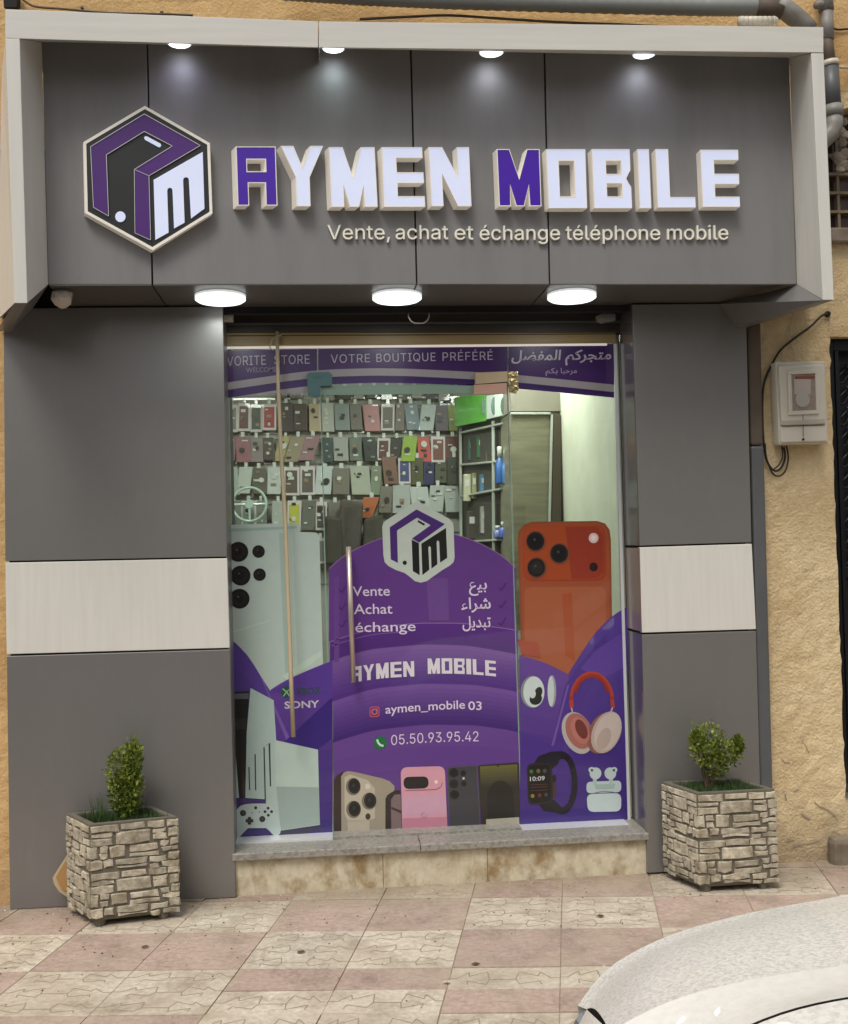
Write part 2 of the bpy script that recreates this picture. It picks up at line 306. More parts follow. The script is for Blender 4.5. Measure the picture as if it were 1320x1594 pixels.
# ------------------------------------------------------------------ old building wall (ochre stucco)
WY = .07
wall = empty('building_wall', (0, WY, 0), 'ochre stucco wall of the old building behind and beside the shop', 'wall')
wxL = at(0, 600, WY).x; wxR0 = at(1180, 900, WY).x
dl_t = at(1291, 524, WY); dl_b = at(1313, 1225, WY)
dx = dl_t.x; dz1 = dl_t.z; dz0 = dl_b.z; dx1 = dx+1.1
def wallpiece(x0, x1, z0, z1, name, m, y0=WY, y1=WY+.25, wob=.006):
    b = MB(); nx = max(2, int((x1-x0)/.05)); nz = max(2, int((z1-z0)/.05)); nx = min(nx, 60); nz = min(nz, 60)
    vs = []
    for a in range(nz+1):
        for c in range(nx+1):
            ex = random.uniform(-wob, wob) if c in (0, nx) else 0; ez = random.uniform(-wob, wob)*.0
            vs.append((x0+(x1-x0)*c/nx+ex, y0+random.uniform(-wob, wob)*.5, z0+(z1-z0)*a/nz+ez))
    b.add(vs, [[a*(nx+1)+c, a*(nx+1)+c+1, (a+1)*(nx+1)+c+1, (a+1)*(nx+1)+c] for a in range(nz) for c in range(nx)])
    b.box(x0, x1, y0+.006, y1, z0, z1)
    return b.build(name, m, wall, fix=False)
wallpiece(1.98, dx, -.1, 2.62, 'wall_panel', M['stucco'])
wallpiece(dx, dx1+3, dz1, 3.06, 'wall_panel', M['stucco'])
wallpiece(1.98, dx, 2.62, 3.06, 'wall_panel', M['stucco'])
wallpiece(dx1, dx1+3, -.1, dz1, 'wall_panel', M['stucco'])
wallpiece(dx+.002, dx1, -.1, dz0-.09, 'wall_panel', M['stucco'])
wallpiece(-6, -1.43, -.1, 3.0, 'wall_panel', M['stucco2'])
wallpiece(-6, dx1+3, 3.75, 7.0, 'wall_panel', M['stucco2'])
wallpiece(-6, -1.43, 3.0, 3.75, 'wall_panel', M['stucco2'])
# behind the sign (fills up to the arch window) and right of it
axl = at(1299, 300, WY).x
wallpiece(2.03, 2.36, 3.06, 3.75, 'wall_panel', M['stucco'])
wallpiece(-1.43, 2.03, 3.40, 3.75, 'wall_panel', M['stucco2'], y0=WY+.004)
ez0, ez1 = 3.06, 3.45; ax0, ax1 = 2.36, 3.0
wallpiece(ax1, dx1+3, 3.06, 3.75, 'wall_panel', M['stucco'])
# arch-top piece
ab = MB(); pts = [(ax0, ez1+.30)] ; cxa = (ax0+ax1)/2; ra = (ax1-ax0)/2
arc = [(cxa - ra*math.cos(math.pi*k/14), ez1-.06+ra*.9*math.sin(math.pi*k/14)) for k in range(15)]
for (xa, za), (xb, zb) in zip(arc, arc[1:]):
    ab.hexa([(xa, WY, za), (xb, WY, zb), (xb, WY, 3.75), (xa, WY, 3.75)], [(xa, WY+.2, za), (xb, WY+.2, zb), (xb, WY+.2, 3.75), (xa, WY+.2, 3.75)])
ab.build('wall_panel', M['stucco'], wall)
cr = MB()
def crack(pxs, w=.0022, Y=WY-.0045):
    for (a, b), (c, d) in zip(pxs, pxs[1:]):
        p, q = at(a, b, Y), at(c, d, Y); n = Vector((-(q-p).z, 0, (q-p).x)).normalized()*w*random.uniform(.5, 1.4)
        cr.add([p-n, q-n, q+n, p+n], [[0, 1, 2, 3]])
crack([(1268, 1249), (1276, 1256), (1282, 1258), (1290, 1262), (1300, 1270), (1304, 1277)], .0035)
crack([(1224, 1310), (1230, 1307), (1236, 1308)], .004); crack([(1234, 1317), (1246, 1314), (1262, 1313), (1275, 1309)], .003)
crack([(1263, 452), (1252, 462), (1234, 490), (1228, 514), (1226, 525), (1232, 540), (1236, 552), (1235, 560)], .0015, WY-.006)
crack([(1248, 1150), (1255, 1162), (1259, 1172)], .002); crack([(1216, 1180), (1222, 1187), (1230, 1187)], .002)
crack([(1222, 1236), (1224, 1246)], .005); crack([(1236, 1233), (1244, 1228)], .002); crack([(1247, 1267), (1262, 1276)], .003)
cr.build('crack', M['groovec'], wall)
# arch window with lattice
aw = empty('arch_window', (cxa, WY+.12, ez0), 'small arched lattice window above the meter at the right edge', 'window')
b = MB(); b.box(ax0, ax1, WY+.14, WY+.15, ez0, ez1+.24); b.build('pane', mat('dark_old_glass', lin(70, 50, 34), rough=.3), aw)
b = MB()
for k in range(7): x = ax0+.02+k*.1; b.box(x, x+.014, WY+.10, WY+.12, ez0, ez1+.24)
for k in range(7): z = ez0+.02+k*.095; b.box(ax0, ax1, WY+.096, WY+.124, z, z+.014)
b.build('lattice', mat('old_cream_frame', lin(150, 132, 108, .8), rough=.8), aw)
b = MB(); b.box(ax0-.03, ax1+.05, WY-.05, WY+.1, ez0-.07, ez0); b.build('ledge', M['cement'], aw, bevel=.008)
rb = MB()
for k in range(9):
    c_ = at(1304+random.uniform(-4, 14), 180+k*11+random.uniform(-5, 5), WY); s_ = random.uniform(.015, .035)
    rb.add([c_+Vector((random.uniform(-s_, s_), -.012, random.uniform(-s_, s_)))]+[c_+Vector((s_*1.3*math.cos(q), .004, s_*math.sin(q))) for q in [x*1.05 for x in range(6)]], [[0, 1+i, 1+(i+1) % 6] for i in range(6)])
rb.build('broken_render', M['cement'], wall)
# iron door
dr = empty('iron_door', (dx, WY+.12, dz0), 'black wrought iron door with scrolled leaf pattern at the right edge', 'door')
b = MB(); b.box(dx+.0, dx1, WY+.14, WY+.17, dz0, dz1); b.build('backing_sheet', mat('dark_door_sheet', lin(30, 32, 40), rough=.5), dr)
b = MB(); b.box(dx+.001, dx+.05, WY+.06, WY+.13, dz0, dz1-.001); b.box(dx+.05, dx1, WY+.06, WY+.13, dz1-.06, dz1-.001); b.box(dx+.05, dx1, WY+.07, WY+.13, dz0, dz0+.06)
zm = at(1305, 900, WY).z; b.box(dx+.05, dx1, WY+.075, WY+.13, zm, zm+.05); b.box(dx+.05, dx+.07, WY+.05, WY+.12, dz0+.06, dz1-.061); b.build('door_frame', M['iron'], dr, bevel=.004)
b = MB(); z = zm+.07; k = 0
while z < dz1-.1:
    for cxl in range(8):
        x = dx+.11+cxl*.12; s_ = .05
        for sg in (-1, 1):
            pts = [(x+sg*s_*math.sin(t)*(.9 if t < 2 else .6), WY+.115, z+.0+.07*math.cos(t)*.7+sg*.0) for t in [q*.5 for q in range(1, 8)]]
            b.tube(pts, [.006, .009, .010, .010, .009, .007, .004], seg=5)
        b.tube([(x-.05, WY+.12, z-.05), (x, WY+.11, z), (x+.05, WY+.12, z+.05)], [.004, .008, .004], seg=5)
    z += .105; k += 1
b.build('scroll_work', M['iron'], dr, smooth=True)
b = MB(); b.box(dx+.08, dx1, WY+.10, WY+.125, dz0+.07, zm-.02); b.build('lower_panel', M['iron'], dr, bevel=.006)
st = MB(); p0 = at(1292, 1345, -.02); st.box(2.50, 3.7, -.10, WY-.003, -.03, atz(1300, 1296, .16).z); s_ = st.build('door_step', M['cement'], bevel=.03); tag(s_, 'worn rounded cement step below the black iron door', 'step')
st = MB(); st.box(2.352, 2.497, -.02, WY-.004, -.03, .13); tag(st.build('cement_lump', M['cement'], bevel=.03), 'small cement lump between stucco wall foot and the door step', 'cement block')
# ------------------------------------------------------------------ shop front: pillars
def seamed_panel(parent, P, Y, m, name='panel', t=.03):
    """P: four photo pixels TL TR BR BL of a panel on plane Y"""
    b = MB(); q = [at(x, y, Y) for x, y in P]; b.hexa(q, [v+Vector((0, t, 0)) for v in q]); return b.build(name, m, parent, bevel=.0025)
pl = empty('left_pillar', (-.95, 0, 0), 'wide grey clad pillar with a white band left of the shop door', 'pillar')
seamed_panel(pl, [(5, 480), (347, 477), (353.2, 866.5), (8, 873.5)], 0, M['grey'])
seamed_panel(pl, [(8.2, 876), (353.4, 869), (357.4, 1008.5), (10.2, 1018.5)], 0, M['white'], 'white_panel')
seamed_panel(pl, [(10.4, 1021.5), (357.8, 1011), (367, 1397), (15.5, 1416)], 0, M['grey'])
b = MB(); x0, x1 = at(8, 900, 0).x+.01, at(354, 900, 0).x-.004; b.box(x0, x1, .032, .5, -.02, 2.72); b.build('core', M['seam'], pl)
b = MB(); b.box(x1-.001, x1+.003, .006, .30, .0, 2.70); b.build('return_panel', M['grey'], pl)
pr = empty('right_pillar', (1.73, 0, 0), 'narrow grey clad pillar with a white band right of the shop door', 'pillar')
seamed_panel(pr, [(984.5, 474), (1161, 472), (1170, 844), (996, 849.5)], 0, M['grey'])
seamed_panel(pr, [(996, 852), (1170.4, 846.5), (1177, 979.5), (999.5, 985)], 0, M['white'], 'white_panel')
seamed_panel(pr, [(999.6, 988), (1177, 982), (1187, 1350), (1008, 1359)], 0, M['grey'])
x0, x1 = at(996, 850, 0).x, at(1168, 850, 0).x; b = MB(); b.box(x0+.006, x1-.01, .032, .5, -.02, 2.72); b.build('core', M['seam'], pr)
M['greyd'] = mat('grey_side_cladding', lin(108, 102, 102, .9), rough=.22, metal=.35, var=.05, coat=.3)
M['brownp'] = mat('mauve_side_panel', lin(150, 132, 126, .9), rough=.25, metal=.3, var=.05, coat=.3)
xa = at(985, 470, 0).x
zs = [(at(1005, 1359, 0).z, at(999.6, 986.5, 0).z), (at(999.6, 985, 0).z+.001, at(996, 852, 0).z), (at(996, 850, 0).z, 2.69)]
for k, (z0, z1) in enumerate(zs):
    b = MB(); b.box(x0-.004, x0+.005, .002, .245, z0+.003, z1-.003); o = b.build('return_panel', M['brownp'] if k == 1 else M['greyd'], pr, bevel=.002)
# downpipe in the corner
dp = empty('downpipe', (at(1180, 900, .0).x, .03, 0), 'square downpipe in the corner between right pillar and ochre wall', 'downpipe')
def strip(P, Y, t, m, name, par, bev=.004):
    b = MB(); q = [at(x, y, Y) for x, y in P]; b.hexa(q, [v+Vector((0, t, 0)) for v in q]); return b.build(name, m, par, bevel=bev)
strip([(1163, 508), (1185, 500), (1189, 693), (1169, 693)], .02, .05, M['pvcb'], 'upper_pipe', dp, .012)
strip([(1169, 694), (1190, 694), (1207, 1345), (1187, 1345)], .015, .055, M['pvcd'], 'lower_pipe', dp, .012)
# ------------------------------------------------------------------ sign box (fascia)
FY, FF = -.38, -.60
fs = empty('sign_box', (.5, FY, 2.7), 'projecting grey sign box with pale metal frame above the door', 'sign box')
top = lambda x: 66+(x-65)*(90-66)/(1228-65); 
def fx(xt, y):   # slanting verticals of the panel
    f = (y-80)/(443-80); return xt + f*10.5
for (a, b2) in [((65, 75), (227.8, 236)), ((230, 238.5), (638, 647.8)), ((640.5, 650), (846, 854.6)), ((848.5, 857), (1228, 1240))]:
    seamed_panel(fs, [(a[0], top(a[0])-9), (b2[0], top(b2[0])-9), (b2[1], 442.5), (a[1], 442.5)], FY, M['fgrey'], 'sign_panel', .02)
b = MB(); q = [at(66, 60, FY+.022), at(1227, 84, FY+.022), at(1238, 441, FY+.022), at(76, 441, FY+.022)]; b.hexa(q, [Vector((v.x, .06, v.z)) for v in q]); b.build('core', M['seam'], fs)
# top frame (two lengths) : front face, sloping underside, top
def frame_len(xa, ya0, ya1, xb, yb0, yb1, pa, pb):
    b = MB(); a0, a1, c0, c1 = at(xa, ya0, FF), at(xa, ya1, FF), at(xb, yb0, FF), at(xb, yb1, FF)
    ia, ib = at(pa[0], pa[1], FY-.001), at(pb[0], pb[1], FY-.001)
    ra, rb_ = Vector((a0.x, .05, a0.z-.01)), Vector((c0.x, .05, c0.z-.01))
    ua, ub = Vector((ia.x if pa[2] else a0.x, FY+.01, ia.z+.02)), Vector((ib.x if pb[2] else c0.x, FY+.01, ib.z+.02))
    ia.x = a0.x if not pa[2] else ia.x; ib.x = c0.x if not pb[2] else ib.x
    b.add([a0, a1, c1, c0, ia, ib, ra, rb_, ua, ub], [[0, 1, 2, 3], [1, 4, 5, 2], [0, 3, 7, 6], [4, 8, 9, 5], [8, 6, 7, 9], [0, 6, 8, 4, 1], [3, 2, 5, 9, 7]])
    return b.build('top_frame', M['whitef'], fs, bevel=.002)
frame_len(8, 14, 59.5, 495.3, 33, 74, (65, 65, 0), (484, 75, 0))
frame_len(496.5, 33.2, 74, 1282, 42, 82, (484, 75, 0), (1228, 90, 0))
# fins
def fin(F0, F1, F2, F3, I0, I1, B0, B1, name='side_frame', outer=None):
    """front face F0 top-outer F1 top-inner F2 bottom-inner F3 bottom-outer (FF); I0 I1 inner edge at the panel; outer back edge B0 B1"""
    b = MB(); f = [at(x, y, FF) for x, y in (F0, F1, F2, F3)]; i = [at(x, y, FY+.001) for x, y in (I0, I1)]; o = [at(x, y, .03) for x, y in (B0, B1)]
    b.add(f+i+o, [[0, 1, 2, 3], [1, 4, 5, 2], [3, 7, 6, 0], [4, 6, 7, 5], [0, 6, 4, 1], [3, 2, 5, 7]])
    return b.build(name, M['white'], fs, bevel=.002)
fin((8.5, 60), (30.5, 60), (42.5, 472), (22.5, 472), (65, 66), (75, 443), (3, 105), (-6, 500))
fin((1282, 83), (1263, 83), (1281, 467), (1298, 467), (1229, 90), (1240.5, 443), (1250, 110), (1262, 480))
# soffit panels and corner returns
def flat(pts, m, name, par, t=.012, up=True):
    b = MB(); b.prism(pts, (0, 0, t if up else -t)); return b.build(name, m, par, bevel=.0015)
zS = at(600, 443, FY).z
def sp_(x, y): p = atz(x, y, zS); return p
xs = [at(75, 443, FY).x, at(237, 443, FY).x, at(648, 443, FY).x, at(856, 443, FY).x, at(1240, 443, FY).x]
for a, c in zip(xs, xs[1:]):
    flat([(a+.003, FY+.001, zS), (c-.003, FY+.001, zS), (c-.003, .22, zS), (a+.003, .22, zS)], M['soffit'], 'soffit_panel', fs)
b = MB(); b.box(-1.46, 2.03, .04, .068, 2.66, 3.42); b.build('rear_board', M['seam'], fs)
b = MB(); b.box(xs[0], xs[-1], FY+.03, .22, zS+.014, zS+.02); b.build('soffit_core', M['seam'], fs)
b = MB(); b.add([at(1241, 443, FY), at(1281, 467.5, FF), at(1297.5, 467.5, FF), at(1162, 510, -.002), at(1145, 508.5, -.002), at(1118, 480, -.002), at(1121, 473, -.002)], [[0, 1, 4, 5, 6], [1, 2, 3, 4]])
b.build('corner_return', M['grey'], fs)
b = MB(); b.add([at(75, 443.5, FY), at(42, 472.5, FF), at(22, 472.5, FF), at(-6, 516, -.002), at(16, 516, -.002), at(50, 482, -.002)], [[0, 1, 4, 5], [1, 2, 3, 4]])
b.build('corner_return', M['grey'], fs)
# ------------------------------------------------------------------ lamps
def round_lamp(px, py, lab):
    p = atz(px, py-12, zS); p = Vector((at(px, 461, -.2).x, -.2, zS))
    o = empty('ceiling_lamp', p, lab, 'lamp', 'round lit lamps under the sign box')
    b = MB(); b.lathe(p, [(.106, 0), (.111, -.002), (.111, -.010), (.108, -.012)], seg=36); b.lathe(p, [(.104, -.0115), (.104, -.0155)], seg=36); b.build('rim', M['lampw'], o, smooth=True)
    b = MB(); b.lathe(p, [(.109, -.0150), (.110, -.022), (.098, -.030), (.060, -.033), (.001, -.034)], seg=36); b.build('diffuser', M['lamp'], o, smooth=True)
    l = bpy.data.lights.new('ceiling_lamp_light', 'AREA'); l.shape = 'DISK'; l.size = .2; l.energy = 1.3; l.color = (.93, 1, .98)
    lo = bpy.data.objects.new('ceiling_lamp_light', l); COL.objects.link(lo); lo.parent = o; lo.location = (0, 0, -.05)
round_lamp(343, 461, 'round lit ceiling lamp nearest the left pillar'); round_lamp(618, 461, 'middle round lit ceiling lamp above the door'); round_lamp(890, 461, 'round lit ceiling lamp nearest the right pillar')
for px, py, wd, lab, cl in [(279, 71, 19, 'small lit spotlight above the hexagon logo', (.72, .74, 1)), (519, 79, 18, 'small lit spotlight above the first half of the shop name', (.8, 1, 1)), (765, 85, 20, 'small lit spotlight above the purple letter M', (.85, .9, 1)), (1003, 88, 19, 'small lit spotlight furthest right under the top frame', (.8, .84, 1))]:
    c = at(px, py-4, -.46); r = wd/FPX*4.45
    o = empty('spotlight', c, lab, 'spotlight', 'small spotlights under the top frame')
    b = MB(); b.lathe(c, [(r*.9, .006), (r, .002), (r, -.001), (r*.9, -.002)], seg=24); b.build('housing', M['lampw'], o, smooth=True)
    b = MB(); b.lathe(c, [(r*.88, -.0022), (r*.6, -.004), (.001, -.0045)], seg=24); b.build('lens', M['spot'], o, smooth=True)
    l = bpy.data.lights.new('spot_light', 'SPOT'); l.energy = 1.5; l.spot_size = 2.7; l.spot_blend = 1; l.shadow_soft_size = .05; l.color = cl
    lo = bpy.data.objects.new('spot_light', l); COL.objects.link(lo); lo.parent = o; lo.location = (0, 0, -.012); lo.rotation_euler = (.25, 0, 0)
# wrapped camera under the left end of the soffit
c = at(97, 467, -.30); b = MB(); random.seed(3)
prof = []; vs = []; seg = 12; rings = [(.018, .05), (.040, .03), (.043, .0), (.032, -.02), (.012, -.034)]
for r, h in rings:
    for k in range(seg): q = 2*math.pi*k/seg; rr = r*random.uniform(.82, 1.15); vs.append(c+Vector((rr*math.cos(q), rr*math.sin(q), h)))
fs_ = [[i*seg+k, i*seg+(k+1) % seg, (i+1)*seg+(k+1) % seg, (i+1)*seg+k] for i in range(4) for k in range(seg)] + [list(range(seg)), [4*seg+k for k in range(seg)]]
b.add(vs, fs_); tag(b.build('wrapped_camera', mat('crumpled_white_wrap', lin(190, 182, 172), rough=.6)), 'small crumpled white wrapped fixture under the left end of the sign box', 'fixture')
# ------------------------------------------------------------------ lettering on the sign
LY = FY-.055
def quadmap(Q, Y):
    TL, TR, BR, BL = Q
    def f(u, v, dy=0, sx=0):       # u right, v down
        x = (TL[0]*(1-u)+TR[0]*u)*(1-v)+(BL[0]*(1-u)+BR[0]*u)*v; y = (TL[1]*(1-u)+TR[1]*u)*(1-v)+(BL[1]*(1-u)+BR[1]*u)*v
        p = at(x, y, Y); return Vector((p.x+sx, p.y+dy, p.z))
    return f
GL = {  # outlines with holes given as bridged strips of convex pieces (u right, v down)
 'A': [[(0, 0), (1, 0), (1, .22), (0, .22)], [(0, .22), (.27, .22), (.27, .42), (0, .42)], [(.73, .22), (1, .22), (1, .42), (.73, .42)], [(0, .42), (1, .42), (1, .62), (0, .62)], [(0, .62), (.29, .62), (.29, 1), (0, 1)], [(.71, .62), (1, .62), (1, 1), (.71, 1)]],
 'O': [[(0, 0), (1, 0), (1, .2), (0, .2)], [(0, .2), (.31, .2), (.31, .8), (0, .8)], [(.70, .2), (1, .2), (1, .8), (.70, .8)], [(0, .8), (1, .8), (1, 1), (0, 1)]],
 'B': [[(0, 0), (1, 0), (1, .2), (0, .2)], [(0, .2), (.36, .2), (.36, .42), (0, .42)], [(.76, .2), (1, .2), (1, .36), (.94, .42), (.76, .42)], [(0, .42), (.94, .42), (.88, .5), (.94, .58), (0, .58)], [(0, .58), (.36, .58), (.36, .8), (0, .8)], [(.76, .58), (.94, .58), (1, .64), (1, .8), (.76, .8)], [(0, .8), (1, .8), (1, 1), (0, 1)]],
 'E': [[(0, 0), (1, 0), (1, .18), (.35, .18), (.35, .42), (1, .42), (1, .60), (.35, .60), (.35, .82), (1, .82), (1, 1), (0, 1)]],
 'Y': [[(0, 0), (.30, 0), (.5, .36), (.70, 0), (1, 0), (.66, .52), (.66, 1), (.33, 1), (.33, .52)]],
 'M': [[(0, 0), (.30, 0), (.5, .52), (.70, 0), (1, 0), (1, 1), (.72, 1), (.72, .62), (.60, 1), (.40, 1), (.28, .62), (.28, 1), (0, 1)]],
 'N': [[(0, 0), (.34, 0), (.70, .52), (.70, 0), (1, 0), (1, 1), (.66, 1), (.30, .44), (.30, 1), (0, 1)]],
 'I': [[(0, 0), (1, 0), (1, 1), (0, 1)]],
 'L': [[(0, 0), (.34, 0), (.34, .82), (1, .82), (1, 1), (0, 1)]]}
HOLES = {'A': [[(.27, .22), (.73, .22), (.73, .42), (.27, .42)]], 'O': [[(.31, .2), (.70, .2), (.70, .8), (.31, .8)]], 'B': [[(.36, .2), (.76, .2), (.76, .42), (.36, .42)], [(.36, .58), (.76, .58), (.76, .8), (.36, .8)]]}
OUT = {'A': [(0, 0), (1, 0), (1, 1), (.71, 1), (.71, .62), (.29, .62), (.29, 1), (0, 1)], 'O': [(0, 0), (1, 0), (1, 1), (0, 1)], 'B': [(0, 0), (1, 0), (1, .36), (.94, .42), (.88, .5), (.94, .58), (1, .64), (1, 1), (0, 1)]}
def inset(poly, d, asp):
    n = len(poly); out = []
    P = [Vector((x*asp[0], y*asp[1])) for x, y in poly]
    area = sum(P[i].x*P[(i+1) % n].y-P[(i+1) % n].x*P[i].y for i in range(n)); sg = 1 if area > 0 else -1
    for i in range(n):
        a, b_, c = P[i-1], P[i], P[(i+1) % n]; e1 = (b_-a).normalized(); e2 = (c-b_).normalized()
        n1 = Vector((-e1.y, e1.x))*sg; n2 = Vector((-e2.y, e2.x))*sg; m_ = (n1+n2); k = d/max(.35, (1+n1.dot(n2))/1.0)
        p = b_+m_*k; out.append((p.x/asp[0], p.y/asp[1]))
    return out
def letter(ch, Q, lab, purple=False):
    f = quadmap(Q, LY); cx = sum(p[0] for p in Q)/4; dpx = max(0, 7.5-(cx-500)*.0125)
    shx = -dpx/FPX*4.5; D = .053
    o0 = f(.5, 1)
    o = empty('sign_letter', o0, lab, 'letter', 'block letters of the shop name on the sign')
    outl = OUT.get(ch, GL[ch][0]); holes = HOLES.get(ch, [])
    b = MB(); 
    def wall_(poly):
        n = len(poly); a = [f(u, v) for u, v in poly]; c = [f(u, v, D, shx) for u, v in poly]
        b.add(a+c, [[i, (i+1) % n, n+(i+1) % n, n+i] for i in range(n)])
    wall_(outl); [wall_(h) for h in holes]
    asp = (Q[1][0]-Q[0][0], Q[3][1]-Q[0][1])
    # rim lip around the face
    def lip(poly, d):
        ins = inset(poly, d, asp); n = len(poly); a = [f(u, v) for u, v in poly]; c = [f(u, v) for u, v in ins]
        b.add(a+c, [[i, (i+1) % n, n+(i+1) % n, n+i] for i in range(n)])
    lip(outl, 1.3); [lip(h, -1.3) for h in holes]
    b.build('letter_side', M['letside'], o, fix=False)
    b = MB()
    for pc in GL[ch]: b.add([f(u, v, .0015) for u, v in pc], [list(range(len(pc)))])
    b.build('letter_face', M['letp'] if purple else M['let'], o, fix=False)
letter('A', [(367, 228), (429, 228), (432, 320), (370, 320)], 'purple block letter A starting the shop name', True)
letter('Y', [(437, 227), (503, 227), (506, 321), (440, 321)], 'white lit letter Y right of the purple A')
letter('M', [(512, 229), (583, 229), (588, 322), (516, 322)], 'white lit letter M left of the letter E')
letter('E', [(594, 229), (657, 229), (662, 322), (598, 322)], 'white lit letter E between white M and N')
letter('N', [(667, 229), (730, 229), (734, 321), (672, 321)], 'white lit letter N ending the first word')
letter('M', [(773, 232), (840, 232), (843, 321), (777, 321)], 'purple block letter M starting the second word', True)
letter('O', [(850, 232), (911, 232), (914, 324), (854, 324)], 'white lit square letter O right of the purple M')
letter('B', [(921, 232), (980, 232), (984, 324), (925, 324)], 'white lit letter B between O and I')
letter('I', [(992, 232), (1010, 232), (1014, 324), (996, 324)], 'white lit letter I, a single narrow bar')
letter('L', [(1020, 232), (1079, 232), (1083, 323), (1024, 323)], 'white lit letter L before the last letter')
letter('E', [(1090, 233), (1149, 233), (1152, 322), (1094, 322)], 'white lit letter E ending the shop name')
# hexagon logo
S = lambda x, y: (110+x/5.5, 150+y/5.5)
hx = [S(*p) for p in [(635, 80), (1192, 400), (1214, 1002), (702, 1318), (122, 998), (108, 392)]]
HY = FY-.045
lg = empty('hexagon_logo', at(228, 380, HY), 'large black and purple hexagon logo left of the shop name', 'logo')
b = MB(); n = 6; a = [at(x, y, HY) for x, y in hx]; c = [at(x-3+(0 if x > 200 else 0), y+1, HY+.043)+Vector((0, 0, 0)) for x, y in hx]; 
c = [v+Vector((0, .043, 0))+Vector((-.012, 0, 0)) for v in a]
cx_, cz_ = sum(v.x for v in a)/6, sum(v.z for v in a)/6
ai = [Vector((cx_+(v.x-cx_)*.955, v.y, cz_+(v.z-cz_)*.955)) for v in a]
b.add(a+c+ai, [[i, (i+1) % 6, 6+(i+1) % 6, 6+i] for i in range(6)]+[[i, (i+1) % 6, 12+(i+1) % 6, 12+i] for i in range(6)]); b.build('logo_frame', M['letside'], lg)
b = MB(); b.poly([v+Vector((0, .002, 0)) for v in ai]); b.build('black_face', M['lblack'], lg)
def slab(pts, Y, m, name, par, t=.003):
    b = MB(); b.prism([at(x, y, Y) for x, y in pts], (0, t, 0)); return b.build(name, m, par)
purp = [S(*p) for p in [(630, 150), (1110, 420), (670, 680), (685, 1230), (550, 1170), (545, 625), (870, 425), (630, 300), (305, 500), (325, 1025), (195, 950), (170, 430)]]
slab(purp, HY-.003, M['lprint'], 'purple_shape', lg)
ln = MB()
def outline(pts, Y, w, closed=True):
    k = len(pts); 
    for i in range(k if closed else k-1):
        p, q = at(*pts[i], Y), at(*pts[(i+1) % k], Y); d = q-p; nn = Vector((-d.z, 0, d.x)).normalized()*w; ln.add([p-nn, q-nn, q+nn, p+nn], [[0, 1, 2, 3]])
outline(purp, HY-.0065, .0013); outline([S(545, 625), S(670, 680)], HY-.0065, .0010, False); ln.build('silver_outline', M['steel'], lg)
slab([S(*p) for p in [(710, 715), (1130, 475), (1145, 960), (1030, 1045), (1012, 715), (1005, 697), (988, 690), (970, 697), (962, 715), (975, 1080), (885, 1130), (872, 805), (865, 787), (848, 780), (832, 788), (826, 806), (838, 1165), (725, 1228)]], HY-.003, M['let'], 'white_letter_m', lg)
slab([(S(425, 1030)[0]+8*math.cos(t*.314), S(425, 1030)[1]+8.3*math.sin(t*.314)) for t in range(20)], HY-.003, M['let'], 'white_dot', lg)
slab([S(*p) for p in [(628, 350), (640, 342), (655, 343), (770, 405), (775, 420), (765, 435), (748, 432), (635, 370)]], HY-.003, M['let'], 'white_slot', lg)
